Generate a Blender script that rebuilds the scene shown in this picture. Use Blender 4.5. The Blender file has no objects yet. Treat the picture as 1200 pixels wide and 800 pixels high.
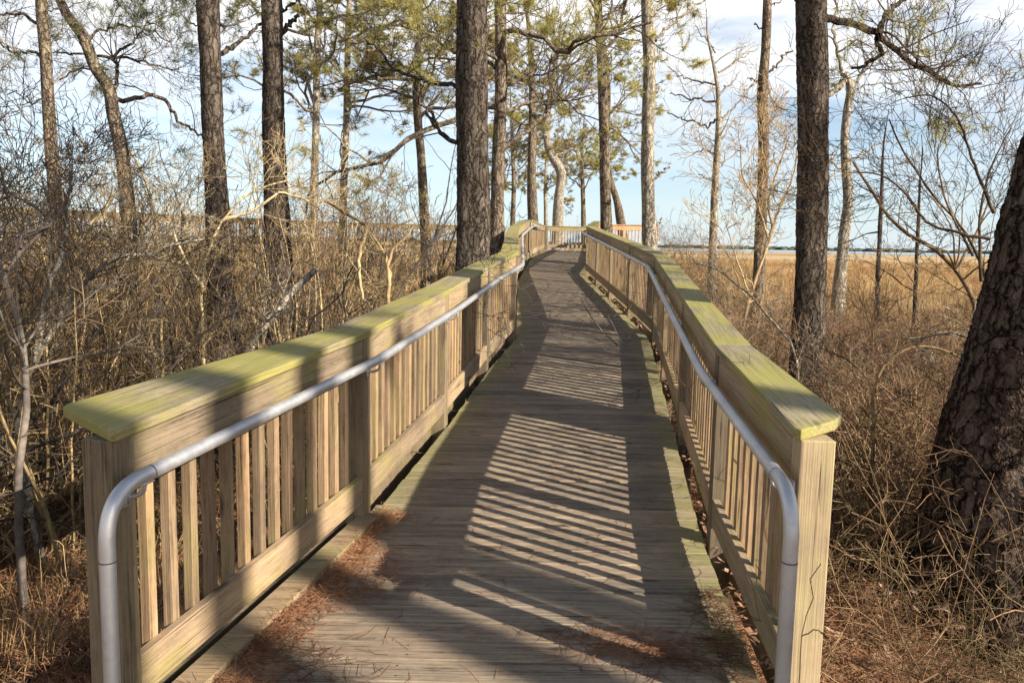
import bpy, math, random
import numpy as np
from mathutils import Vector, Matrix
R = math.radians
random.seed(7); rng = np.random.default_rng(11)
scene = bpy.context.scene
COL = scene.collection

# ------------------------------------------------------------------ camera
EYE = np.array([0, 0, 1.85]); FPX = 968.0
PITCH = math.atan(114.5/FPX); ROLL = math.atan(0.0196)
_f = np.array([0, math.cos(PITCH), -math.sin(PITCH)]); _r0 = np.array([1.0, 0, 0]); _u0 = np.cross(_r0, _f)
_r = math.cos(ROLL)*_r0 + math.sin(ROLL)*_u0; _u = -math.sin(ROLL)*_r0 + math.cos(ROLL)*_u0
cam = bpy.data.cameras.new('camera'); camo = bpy.data.objects.new('camera', cam); COL.objects.link(camo)
cam.sensor_fit = 'HORIZONTAL'; cam.sensor_width = 22.3; cam.lens = 22.3*FPX/1200
cam.clip_start = 0.05; cam.clip_end = 12000
camo.matrix_world = Matrix(((_r[0], _u[0], -_f[0], EYE[0]), (_r[1], _u[1], -_f[1], EYE[1]), (_r[2], _u[2], -_f[2], EYE[2]), (0, 0, 0, 1)))
scene.camera = camo

# ------------------------------------------------------------------ light
SUN_EL = R(27.0); SH = np.array([-0.829, 0.559])           # ground direction in which shadows fall
world = bpy.data.worlds.new('World'); scene.world = world; world.use_nodes = True
nt = world.node_tree; nt.nodes.clear()
def N(nt, t, **k):
    n = nt.nodes.new(t)
    for a, b in k.items():
        if a == 'i':
            for kk, vv in b.items(): n.inputs[kk].default_value = vv
        else: setattr(n, a, b)
    return n
out = N(nt, 'ShaderNodeOutputWorld'); bg = N(nt, 'ShaderNodeBackground')
sky = N(nt, 'ShaderNodeTexSky', sky_type='NISHITA'); sky.sun_disc = False
sky.sun_elevation = SUN_EL; sky.sun_rotation = math.atan2(-SH[0], -SH[1]); sky.altitude = 0
sky.air_density = 1.0; sky.dust_density = 0.3; sky.ozone_density = 1.5
bg.inputs[1].default_value = 0.062
tc = N(nt, 'ShaderNodeTexCoord'); sep = N(nt, 'ShaderNodeSeparateXYZ'); nt.links.new(tc.outputs['Generated'], sep.inputs[0])
# thin high cloud: direction divided by its height gives a flat cloud layer
mx = N(nt, 'ShaderNodeMath', operation='ADD', i={1: 0.16}); nt.links.new(sep.outputs[2], mx.inputs[0])
dvx = N(nt, 'ShaderNodeMath', operation='DIVIDE'); dvy = N(nt, 'ShaderNodeMath', operation='DIVIDE')
nt.links.new(sep.outputs[0], dvx.inputs[0]); nt.links.new(mx.outputs[0], dvx.inputs[1])
nt.links.new(sep.outputs[1], dvy.inputs[0]); nt.links.new(mx.outputs[0], dvy.inputs[1])
cmb = N(nt, 'ShaderNodeCombineXYZ'); nt.links.new(dvx.outputs[0], cmb.inputs[0]); nt.links.new(dvy.outputs[0], cmb.inputs[1])
mp = N(nt, 'ShaderNodeMapping', i={'Scale': (0.8, 1.5, 1), 'Rotation': (0, 0, 0.5), 'Location': (1.3, 0.4, 0)})
nt.links.new(cmb.outputs[0], mp.inputs[0])
nz = N(nt, 'ShaderNodeTexNoise', i={'Scale': 1.1, 'Detail': 8, 'Roughness': 0.56, 'Distortion': 0.5})
nt.links.new(mp.outputs[0], nz.inputs['Vector'])
cr = N(nt, 'ShaderNodeValToRGB'); cr.color_ramp.elements[0].position = 0.27; cr.color_ramp.elements[1].position = 0.51
nt.links.new(nz.outputs[0], cr.inputs[0])
elv = N(nt, 'ShaderNodeMapRange', i={1: 0.06, 2: 0.24, 3: 0.15, 4: 1.0}); nt.links.new(sep.outputs[2], elv.inputs[0])
cm0 = N(nt, 'ShaderNodeMath', operation='MULTIPLY'); nt.links.new(cr.outputs[0], cm0.inputs[0]); nt.links.new(elv.outputs[0], cm0.inputs[1])
amb_cut = N(nt, 'ShaderNodeMapRange', i={1: 0.42, 2: 0.68, 3: 1.0, 4: 0.12}); nt.links.new(sep.outputs[2], amb_cut.inputs[0])      # unseen overhead cloud is thinned out to lower the ambient light
cm = N(nt, 'ShaderNodeMath', operation='MULTIPLY'); nt.links.new(cm0.outputs[0], cm.inputs[0]); nt.links.new(amb_cut.outputs[0], cm.inputs[1])
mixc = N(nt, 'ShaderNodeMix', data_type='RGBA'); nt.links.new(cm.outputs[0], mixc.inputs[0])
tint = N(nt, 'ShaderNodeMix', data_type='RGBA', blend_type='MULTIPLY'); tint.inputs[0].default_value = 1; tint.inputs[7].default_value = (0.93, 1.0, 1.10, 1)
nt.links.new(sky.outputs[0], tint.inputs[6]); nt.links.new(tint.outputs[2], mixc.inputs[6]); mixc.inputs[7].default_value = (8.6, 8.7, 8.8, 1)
hz = N(nt, 'ShaderNodeMapRange', i={1: 0.0, 2: 0.16, 3: 0.62, 4: 0.0}); nt.links.new(sep.outputs[2], hz.inputs[0])
mixh = N(nt, 'ShaderNodeMix', data_type='RGBA'); nt.links.new(hz.outputs[0], mixh.inputs[0]); nt.links.new(mixc.outputs[2], mixh.inputs[6]); mixh.inputs[7].default_value = (5.2, 6.5, 7.8, 1)
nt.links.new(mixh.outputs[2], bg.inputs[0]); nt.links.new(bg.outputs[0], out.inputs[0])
sl = bpy.data.lights.new('sun', 'SUN'); sl.energy = 5.0; sl.angle = R(0.53); sl.color = (1.0, 0.91, 0.78)
so = bpy.data.objects.new('sun', sl); COL.objects.link(so)
ld = Vector((SH[0]*math.cos(SUN_EL), SH[1]*math.cos(SUN_EL), -math.sin(SUN_EL)))
so.rotation_euler = (-ld).to_track_quat('Z', 'Y').to_euler(); so.location = (8, -6, 14)
vs = scene.view_settings; vs.view_transform = 'Standard'; vs.look = 'None'; vs.gamma = 1; vs.exposure = 1.2
vs.use_curve_mapping = False
scene.cycles.use_adaptive_sampling = True; scene.cycles.adaptive_threshold = 0.02
scene.cycles.max_bounces = 3; scene.cycles.diffuse_bounces = 2; scene.cycles.transparent_max_bounces = 2

# ------------------------------------------------------------------ helpers
def at(u, v, D):
    d = _f + (u-600)/FPX*_r - (v-400)/FPX*_u
    return EYE + d*(D/d[1])
def tag(o, label=None, cat=None, group=None, kind=None):
    if label and not 4 <= len(label.replace('-', ' ').split()) <= 16: print('LABEL', len(label.split()), label)
    if label: o['label'] = label
    if cat: o['category'] = cat
    if group: o['group'] = group
    if kind: o['kind'] = kind
    return o
def empty(name, loc, label, cat, group=None):
    o = bpy.data.objects.new(name, None); COL.objects.link(o); o.location = [float(x) for x in loc]; o.empty_display_size = 0.2
    return tag(o, label, cat, group)
def make_mesh(name, V, F, smooth=False, mats=()):
    """V (n,3); F list of (m,k) integer arrays or list of tuples"""
    V = np.asarray(V, np.float32); me = bpy.data.meshes.new(name)
    if isinstance(F, np.ndarray): F = [F]
    if len(F) and not isinstance(F[0], np.ndarray):
        me.from_pydata(V.tolist(), [], F)
    else:
        F = [f for f in F if len(f)]
        me.vertices.add(len(V)); me.vertices.foreach_set('co', V.ravel())
        nl = sum(f.size for f in F); nf = sum(len(f) for f in F)
        me.loops.add(nl); me.polygons.add(nf)
        me.loops.foreach_set('vertex_index', np.concatenate([f.ravel() for f in F]).astype(np.int32))
        tot = np.concatenate([np.full(len(f), f.shape[1]) for f in F]).astype(np.int32)
        me.polygons.foreach_set('loop_start', np.concatenate([[0], np.cumsum(tot)[:-1]]).astype(np.int32))
        me.update(calc_edges=True)
    for m in mats: me.materials.append(m)
    if smooth: me.polygons.foreach_set('use_smooth', np.ones(len(me.polygons), bool))
    me.update(); return me
def link(name, me, parent=None, loc=(0, 0, 0)):
    o = bpy.data.objects.new(name, me); COL.objects.link(o); o.location = [float(x) for x in loc]
    if parent: o.parent = parent
    return o
def tubes(paths, sides=4, cap=False, fixref=None):
    """paths: list of (pts (n,3), radii (n,))  -> V, [quads]"""
    groups = {}
    for p, r in paths: groups.setdefault(len(p), []).append((p, r))
    Vs, Fs, off = [], [], 0
    for n, lst in groups.items():
        P = np.array([a for a, b in lst], float); Rr = np.array([b for a, b in lst], float)
        sg = np.diff(P, axis=1); sg /= np.linalg.norm(sg, axis=2, keepdims=True)+1e-9; T = np.concatenate([sg[:, :1], sg[:, :-1]+sg[:, 1:], sg[:, -1:]], 1); T /= np.linalg.norm(T, axis=2, keepdims=True)+1e-9
        D = P[:, -1]-P[:, 0]; ref = np.where((np.abs(D[:, 2]) > 0.7*np.linalg.norm(D, axis=1))[:, None], [[1., 0.13, 0]], [[0.1, 0.07, 1.]])
        if fixref is not None: ref = np.array([fixref], float)
        A = np.cross(T, ref[:, None, :]); A /= np.linalg.norm(A, axis=2, keepdims=True)+1e-9
        B = np.cross(T, A)
        th = np.arange(sides)*2*np.pi/sides
        V = P[:, :, None, :] + Rr[:, :, None, None]*(np.cos(th)[None, None, :, None]*A[:, :, None, :]+np.sin(th)[None, None, :, None]*B[:, :, None, :])
        m = len(lst); Vs.append(V.reshape(-1, 3))
        i = np.arange(m)[:, None, None]*n*sides; j = np.arange(n-1)[None, :, None]*sides; k = np.arange(sides)[None, None, :]; k2 = (k+1) % sides
        q = np.stack([i+j+k, i+j+k2, i+j+sides+k2, i+j+sides+k], -1).reshape(-1, 4)+off
        Fs.append(q[:, ::-1]); off += m*n*sides
    return np.concatenate(Vs), np.concatenate(Fs)
def merge(parts):
    Vs, Fs, off, idx = [], {}, 0, []
    for V, F in parts:
        Vs.append(V); Fs.setdefault(F.shape[1], []).append(F+off); off += len(V)
    return np.concatenate(Vs), [np.concatenate(a) for a in Fs.values()]

# ------------------------------------------------------------------ material helpers
class M:
    def __init__(s, name, rough=0.8, spec=0.2):
        s.m = bpy.data.materials.new(name); s.m.use_nodes = True; s.t = s.m.node_tree; s.t.nodes.clear()
        s.out = s.n('ShaderNodeOutputMaterial'); s.b = s.n('ShaderNodeBsdfPrincipled')
        s.b.inputs['Roughness'].default_value = rough; s.b.inputs['Specular IOR Level'].default_value = spec
        s.l(s.b.outputs[0], s.out.inputs[0])
    def n(s, t, **k): return N(s.t, t, **k)
    def l(s, a, b): s.t.links.new(a, b)
    def coord(s, kind='Object', scale=(1, 1, 1), rnd=0.0, attr=None):
        if attr:
            c = s.n('ShaderNodeAttribute', attribute_name=attr).outputs['Vector']
        elif kind == 'World': c = s.n('ShaderNodeNewGeometry').outputs['Position']
        else: c = s.n('ShaderNodeTexCoord').outputs[kind]
        if rnd:
            oi = s.n('ShaderNodeObjectInfo'); mu = s.n('ShaderNodeMath', operation='MULTIPLY', i={1: rnd}); s.l(oi.outputs['Random'], mu.inputs[0])
            ad = s.n('ShaderNodeVectorMath', operation='ADD'); s.l(c, ad.inputs[0]); s.l(mu.outputs[0], ad.inputs[1]); c = ad.outputs[0]
        if scale != (1, 1, 1):
            mp = s.n('ShaderNodeMapping', i={'Scale': scale}); s.l(c, mp.inputs[0]); c = mp.outputs[0]
        return c
    def noise(s, vec, scale=5, detail=4, rough=0.55, dist=0.0):
        n = s.n('ShaderNodeTexNoise', i={'Scale': scale, 'Detail': detail, 'Roughness': rough, 'Distortion': dist}); s.l(vec, n.inputs['Vector']); return n.outputs[0]
    def ramp(s, fac, stops):
        r = s.n('ShaderNodeValToRGB'); e = r.color_ramp.elements
        while len(e) < len(stops): e.new(0.5)
        for x, (p, c) in zip(e, stops): x.position = p; x.color = (c if len(c) == 4 else (*c, 1)) if hasattr(c, '__len__') else (c, c, c, 1)
        s.l(fac, r.inputs[0]); return r.outputs[0]
    def mix(s, fac, a, b, mode='MIX'):
        m = s.n('ShaderNodeMix', data_type='RGBA', blend_type=mode)
        for inp, v in ((m.inputs[0], fac), (m.inputs[6], a), (m.inputs[7], b)):
            if hasattr(v, 'links') or hasattr(v, 'is_output'): s.l(v, inp)
            elif isinstance(v, (int, float)): inp.default_value = v
            else: inp.default_value = (*v, 1)
        return m.outputs[2]
    def math(s, op, a, b=None, clamp=False):
        m = s.n('ShaderNodeMath', operation=op); m.use_clamp = clamp
        for i, v in enumerate((a, b)):
            if v is None: continue
            if hasattr(v, 'is_output'): s.l(v, m.inputs[i])
            else: m.inputs[i].default_value = v
        return m.outputs[0]
    def maprange(s, v, a, b, c, d):
        m = s.n('ShaderNodeMapRange', i={1: a, 2: b, 3: c, 4: d}); s.l(v, m.inputs[0]); return m.outputs[0]
    def bump(s, h, strength=0.5, dist=0.01):
        b = s.n('ShaderNodeBump', i={'Strength': strength, 'Distance': dist}); s.l(h, b.inputs['Height']); s.l(b.outputs[0], s.b.inputs['Normal']); return b
    def color(s, c):
        if hasattr(c, 'is_output'): s.l(c, s.b.inputs['Base Color'])
        else: s.b.inputs['Base Color'].default_value = (*c, 1)
        return s

def wood_mat(name, dark, light, moss_col, moss_lo, moss_hi, rough=0.75, attr=None, edge=False, knots=True):
    s = M(name, rough, 0.25)
    c = s.coord('Object', rnd=37.0) if not attr else s.coord(attr=attr)
    def sc(v):
        mp = s.n('ShaderNodeMapping', i={'Scale': v}); s.l(c, mp.inputs[0]); return mp.outputs[0]
    g1 = s.noise(sc((3.0, 150, 150)), 1.0, 4, 0.6, 0.25)     # fine grain lines
    g2 = s.noise(sc((1.3, 17, 17)), 1.0, 6, 0.68, 0.9)
    g3 = s.noise(sc((1.8, 3.0, 3.0)), 1.0, 4, 0.6)
    sp_ = s.noise(sc((22, 60, 60)), 1.0, 4, 0.75)
    rw = s.math('ADD', s.math('ADD', s.math('MULTIPLY', g1, 0.42), s.math('MULTIPLY', g2, 0.38)), s.math('MULTIPLY', sp_, 0.20))
    col = s.ramp(rw, [(0.38, dark), (0.48, tuple(0.42*a+0.58*b for a, b in zip(dark, light))), (0.60, light)])
    cr = s.noise(sc((1.3, 62, 62)), 1.0, 3, 0.5, 0.4); crk = s.ramp(cr, [(0.285, 0.22), (0.325, 1.0)])
    col = s.mix(1.0, col, crk, 'MULTIPLY')
    col = s.mix(1.0, col, s.ramp(s.noise(c, 2.3, 5, 0.65), [(0.3, (0.72, 0.72, 0.74)), (0.7, (1.15, 1.13, 1.08))]), 'MULTIPLY')
    if knots:
        vo = s.n('ShaderNodeTexVoronoi', i={'Scale': 1.0, 'Randomness': 1.0}); s.l(sc((1.7, 6, 6)), vo.inputs['Vector'])
        kn = s.ramp(vo.outputs['Distance'], [(0.05, 0.32), (0.12, 1.0)])
        col = s.mix(1.0, col, kn, 'MULTIPLY')
    oi = s.n('ShaderNodeObjectInfo')
    if attr:
        at_ = s.n('ShaderNodeAttribute', attribute_name='dk'); sp = s.n('ShaderNodeSeparateColor'); s.l(at_.outputs['Color'], sp.inputs[0]); rnd = sp.outputs[0]
    else: rnd = oi.outputs['Random']
    tone = s.ramp(rnd, [(0.0, (0.55, 0.56, 0.58)), (0.35, (1.0, 0.93, 0.86)), (0.7, (0.76, 0.77, 0.77)), (1.0, (1.18, 1.10, 1.0))])
    col = s.mix(1.0, col, tone, 'MULTIPLY')
    if edge:
        e = s.maprange(sp.outputs[1], 0.0, 0.24, 0.8, 0.0)
        mm = s.math('MULTIPLY', e, s.maprange(g3, 0.32, 0.6, 0.3, 1.15)); mm = s.math('MULTIPLY', mm, 1.0, True)
    else: mm = s.maprange(g3, moss_lo, moss_hi, 0.0, 1.0)
    mossc = s.mix(s.maprange(g1, 0.3, 0.7, 0, 1), tuple(x*0.55 for x in moss_col), moss_col)
    col = s.mix(s.math('MULTIPLY', mm, 0.82), col, mossc)
    s.color(col)
    h = s.math('ADD', s.math('MULTIPLY', g1, 0.6), s.math('MULTIPLY', cr, 0.5)); s.bump(h, 0.55, 0.006)
    return s.m
mat_cap = wood_mat('weathered_cap_wood', (0.11, 0.095, 0.06), (0.37, 0.32, 0.20), (0.31, 0.28, 0.07), 0.40, 0.56)
mat_header = wood_mat('weathered_header_wood', (0.14, 0.105, 0.07), (0.42, 0.32, 0.21), (0.34, 0.29, 0.09), 0.48, 0.72)
mat_bal = wood_mat('baluster_wood', (0.11, 0.074, 0.045), (0.42, 0.295, 0.18), (0.31, 0.27, 0.10), 0.52, 0.75)
mat_post = wood_mat('post_wood', (0.10, 0.075, 0.048), (0.31, 0.24, 0.155), (0.26, 0.24, 0.09), 0.5, 0.75)
mat_freshpost = wood_mat('fresh_post_wood', (0.28, 0.22, 0.14), (0.45, 0.36, 0.225), (0.45, 0.42, 0.17), 0.62, 0.85)
mat_newwood = wood_mat('reddish_new_wood', (0.34, 0.20, 0.11), (0.58, 0.38, 0.23), (0.45, 0.38, 0.17), 0.7, 0.9)
mat_deck = wood_mat('deck_wood', (0.062, 0.050, 0.039), (0.33, 0.272, 0.205), (0.25, 0.24, 0.07), 0, 1, rough=0.82, attr='wc', edge=True)

def alu_mat():
    s = M('brushed_aluminium', 0.42, 0.5); s.b.inputs['Metallic'].default_value = 0.75
    c = s.coord('Object'); n = s.noise(c, 30, 4, 0.6); n2 = s.noise(c, 3, 3, 0.6)
    n3 = s.noise(c, 90, 3, 0.7); s.color(s.mix(s.math('ADD', s.maprange(n2, 0.3, 0.7, 0, 0.7), s.maprange(n3, 0.55, 0.7, 0, 0.3)), (0.43, 0.43, 0.44), (0.64, 0.63, 0.62)))
    s.l(s.maprange(n, 0.3, 0.7, 0.42, 0.62), s.b.inputs['Roughness']); return s.m
mat_alu = alu_mat()
s_ = M('dull_steel_hole', 0.5, 0.3); s_.color((0.05, 0.05, 0.055)); mat_hole = s_.m

def bark_mat(name, crack, plate1, plate2, sc=9.0, zs=0.28, disp=0.0, bumpd=0.02, moss=0.0):
    s = M(name, 0.95, 0.04); c = s.coord('Object', rnd=9.0)
    def warp(amt, scale, vec):
        nd = s.n('ShaderNodeTexNoise', i={'Scale': scale, 'Detail': 4, 'Roughness': 0.6}); s.l(vec, nd.inputs['Vector'])
        ad = s.n('ShaderNodeVectorMath', operation='MULTIPLY_ADD'); s.l(nd.outputs['Color'], ad.inputs[0]); ad.inputs[1].default_value = amt; s.l(vec, ad.inputs[2]); return ad.outputs[0]
    w = warp((0.10, 0.10, 0.5), 9, warp((0.25, 0.25, 0.5), 2.2, c))
    mp = s.n('ShaderNodeMapping', i={'Scale': (1, 1, zs)}); s.l(w, mp.inputs[0]); w = mp.outputs[0]
    v = s.n('ShaderNodeTexVoronoi', feature='DISTANCE_TO_EDGE', i={'Scale': sc}); s.l(w, v.inputs['Vector'])
    v2 = s.n('ShaderNodeTexVoronoi', feature='DISTANCE_TO_EDGE', i={'Scale': sc*2.3}); s.l(w, v2.inputs['Vector'])
    vc = s.n('ShaderNodeTexVoronoi', i={'Scale': sc*2.3}); s.l(w, vc.inputs['Vector'])
    nr = s.noise(w, sc*1.6, 6, 0.72)
    mp2 = s.n('ShaderNodeMapping', i={'Scale': (1, 1, 0.22)}); s.l(c, mp2.inputs[0]); nf = s.noise(mp2.outputs[0], 48, 6, 0.7, 0.8)
    nb = s.noise(c, 1.7, 4, 0.65)
    e = s.ramp(v.outputs['Distance'], [(0.0, 0.0), (0.10, 0.5), (0.32, 1.0)]); e2 = s.ramp(v2.outputs['Distance'], [(0.0, 0.1), (0.16, 1.0)])
    h = s.math('ADD', s.math('ADD', s.math('MULTIPLY', e, 0.46), s.math('MULTIPLY', e2, 0.18)), s.math('ADD', s.math('MULTIPLY', nf, 0.24), s.math('MULTIPLY', nr, 0.28)))
    pl = s.mix(s.maprange(s.math('ADD', s.math('MULTIPLY', nr, 0.6), s.math('MULTIPLY', vc.outputs['Color'], 0.4)), 0.25, 0.7, 0, 1), plate1, plate2)
    pl = s.mix(1.0, pl, s.ramp(nf, [(0.3, 0.55), (0.7, 1.3)]), 'MULTIPLY'); pl = s.mix(1.0, pl, s.ramp(nb, [(0.3, 0.75), (0.7, 1.2)]), 'MULTIPLY')
    col = s.mix(s.maprange(h, 0.42, 0.80, 0, 1), crack, pl)
    if moss: col = s.mix(s.math('MULTIPLY', s.maprange(nb, 0.5, 0.75, 0, 1), moss), col, (0.16, 0.17, 0.06))
    s.color(col); s.bump(h, 1.0, bumpd)
    if disp:
        d = s.n('ShaderNodeDisplacement', i={'Scale': disp, 'Midlevel': 0.7}); s.l(h, d.inputs['Height']); s.l(d.outputs[0], s.out.inputs['Displacement']); s.m.displacement_method = 'BOTH'
    return s.m
bark_near = bark_mat('pine_bark_dark', (0.014, 0.009, 0.007), (0.095, 0.062, 0.045), (0.17, 0.13, 0.105), 9, 0.42, disp=0.05, bumpd=0.02)
bark_mid = bark_mat('pine_bark_grey', (0.025, 0.020, 0.016), (0.09, 0.07, 0.055), (0.16, 0.128, 0.10), 15, 0.2, disp=0.03, bumpd=0.02)
bark_pine = bark_mat('pine_bark_brown', (0.045, 0.032, 0.024), (0.20, 0.145, 0.105), (0.30, 0.24, 0.18), 13, 0.3, bumpd=0.03, moss=0.35)
bark_pale = bark_mat('pale_bark', (0.10, 0.085, 0.065), (0.34, 0.29, 0.22), (0.45, 0.40, 0.32), 12, 0.35, bumpd=0.02)

def twig_mat(name, c1, c2, c3, rough=0.85):
    s = M(name, rough, 0.2); g = s.coord('World'); n = s.noise(g, 1.6, 4, 0.7); n2 = s.noise(g, 28, 2, 0.5)
    oi = s.n('ShaderNodeObjectInfo')
    f = s.math('ADD', s.math('MULTIPLY', n, 0.75), s.math('MULTIPLY', oi.outputs['Random'], 0.3))
    col = s.ramp(f, [(0.36, c1), (0.55, c2), (0.74, c3)])
    col = s.mix(1.0, col, s.ramp(n2, [(0.3, 0.7), (0.7, 1.2)]), 'MULTIPLY'); s.color(col); return s.m
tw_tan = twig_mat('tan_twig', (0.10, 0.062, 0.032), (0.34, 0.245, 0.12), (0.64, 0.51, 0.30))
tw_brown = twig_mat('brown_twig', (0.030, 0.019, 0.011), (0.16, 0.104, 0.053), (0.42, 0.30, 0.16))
tw_grey = twig_mat('grey_twig', (0.04, 0.033, 0.03), (0.11, 0.09, 0.075), (0.22, 0.185, 0.15))
tw_rust = twig_mat('rusty_brown_twig', (0.05, 0.028, 0.018), (0.20, 0.115, 0.065), (0.42, 0.27, 0.15))
tw_green = twig_mat('green_brier', (0.15, 0.13, 0.055), (0.30, 0.25, 0.12), (0.44, 0.34, 0.20))
tw_grass = twig_mat('dead_grass', (0.16, 0.085, 0.035), (0.38, 0.225, 0.095), (0.58, 0.40, 0.20))
tw_marsh = twig_mat('marsh_grass_straw', (0.20, 0.105, 0.04), (0.42, 0.265, 0.115), (0.58, 0.42, 0.22))
tw_litter = twig_mat('fallen_needle', (0.10, 0.045, 0.025), (0.32, 0.155, 0.08), (0.60, 0.36, 0.20))
tw_leaf = twig_mat('dead_leaf', (0.10, 0.05, 0.03), (0.24, 0.13, 0.075), (0.40, 0.27, 0.18))

def needle_mat(name, a, b):
    s = M(name, 0.55, 0.3); g = s.coord('World'); n = s.noise(g, 0.9, 3, 0.6); n2 = s.noise(g, 9, 2, 0.5)
    col = s.mix(s.maprange(s.math('ADD', s.math('MULTIPLY', n, 0.6), s.math('MULTIPLY', n2, 0.4)), 0.38, 0.62, 0, 1), a, b); s.color(col)
    tr = s.n('ShaderNodeBsdfTranslucent'); s.l(col, tr.inputs[0]); mx = s.n('ShaderNodeMixShader', i={0: 0.45}); s.l(s.b.outputs[0], mx.inputs[1]); s.l(tr.outputs[0], mx.inputs[2]); s.l(mx.outputs[0], s.out.inputs[0])
    return s.m
nd_green = needle_mat('pine_needles_green', (0.20, 0.20, 0.055), (0.56, 0.48, 0.15))
nd_dark = needle_mat('pine_needles_dull', (0.07, 0.085, 0.03), (0.19, 0.19, 0.065))
nd_brown = needle_mat('pine_needles_tan', (0.26, 0.21, 0.08), (0.46, 0.37, 0.17))

# ------------------------------------------------------------------ setting: ground
def dz(Y): return 0.065*Y if Y <= 22 else 1.43+0.011*(Y-22)
def gz(X, Y):
    X = np.asarray(X, float); Y = np.asarray(Y, float)
    t = np.clip((np.hypot(X, Y)-3.0)/14, 0, 1); q = np.clip((np.maximum(-1.5-X, X-1.25)-0.1)/1.6, 0, 1); base = -0.14-0.16*t*t*(3-2*t)-0.32*np.maximum(q*q*(3-2*q), t)
    w = np.clip(1-np.hypot(X, Y)/90, 0, 1)
    return base+w*(0.05*np.sin(X*1.3+0.4*Y)+0.04*np.sin(Y*1.9-0.7*X)+0.03*np.sin(X*3.1+1)*np.sin(Y*2.7))
def ground():
    g = np.sinh(np.linspace(-6.6, 6.6, 361)); g = g/g[-1]*6000
    X, Y = np.meshgrid(g, g); Z = gz(X, Y); n = len(g)
    V = np.stack([X, Y, Z], -1).reshape(-1, 3)
    i = np.arange(n-1)[:, None]*n+np.arange(n-1)[None, :]
    F = np.stack([i, i+1, i+n+1, i+n], -1).reshape(-1, 4)
    s = M('ground_litter_and_marsh', 0.95, 0.1); c = s.coord('World')
    n1 = s.noise(c, 0.9, 6, 0.65); n2 = s.noise(c, 22, 5, 0.7); n3 = s.noise(c, 5, 4, 0.6)
    lit = s.ramp(s.math('ADD', s.math('MULTIPLY', n2, 0.6), s.math('MULTIPLY', n3, 0.4)), [(0.3, (0.05, 0.026, 0.014)), (0.5, (0.20, 0.10, 0.05)), (0.68, (0.42, 0.26, 0.15))])
    mp = s.n('ShaderNodeMapping', i={'Scale': (0.012, 0.04, 1)}); s.l(c, mp.inputs[0]); m1 = s.noise(mp.outputs[0], 1.0, 8, 0.68, 0.4)
    mar = s.ramp(m1, [(0.36, (0.20, 0.13, 0.07)), (0.46, (0.38, 0.24, 0.115)), (0.54, (0.46, 0.34, 0.19)), (0.66, (0.36, 0.29, 0.18))])
    mar = s.mix(1.0, mar, s.ramp(s.noise(c, 0.7, 6, 0.75), [(0.3, 0.72), (0.7, 1.2)]), 'MULTIPLY')
    ln = s.n('ShaderNodeVectorMath', operation='LENGTH'); s.l(c, ln.inputs[0])
    f = s.maprange(ln.outputs['Value'], 16, 34, 0, 1)
    s.color(s.mix(f, lit, mar)); s.bump(s.math('ADD', n2, n1), 0.8, 0.04)
    me = make_mesh('ground', V, F, True, [s.m]); return tag(link('ground', me), kind='structure')
ground()
def flat(name, pts, z, mat):
    me = make_mesh(name, [(x, y, z) for x, y in pts], [tuple(range(len(pts)))], mats=[mat]); return link(name, me)
s = M('bay_water', 0.12, 0.5); s.color((0.10, 0.16, 0.22)); c = s.coord('World'); s.bump(s.noise(c, 0.5, 4), 0.15, 0.3)
tag(flat('water', [(-3500, 520), (-1200, 560), (-300, 610), (300, 560), (900, 600), (3800, 520), (4200, 2100), (-4200, 2100)], -0.52, s.m), kind='structure')

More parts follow.
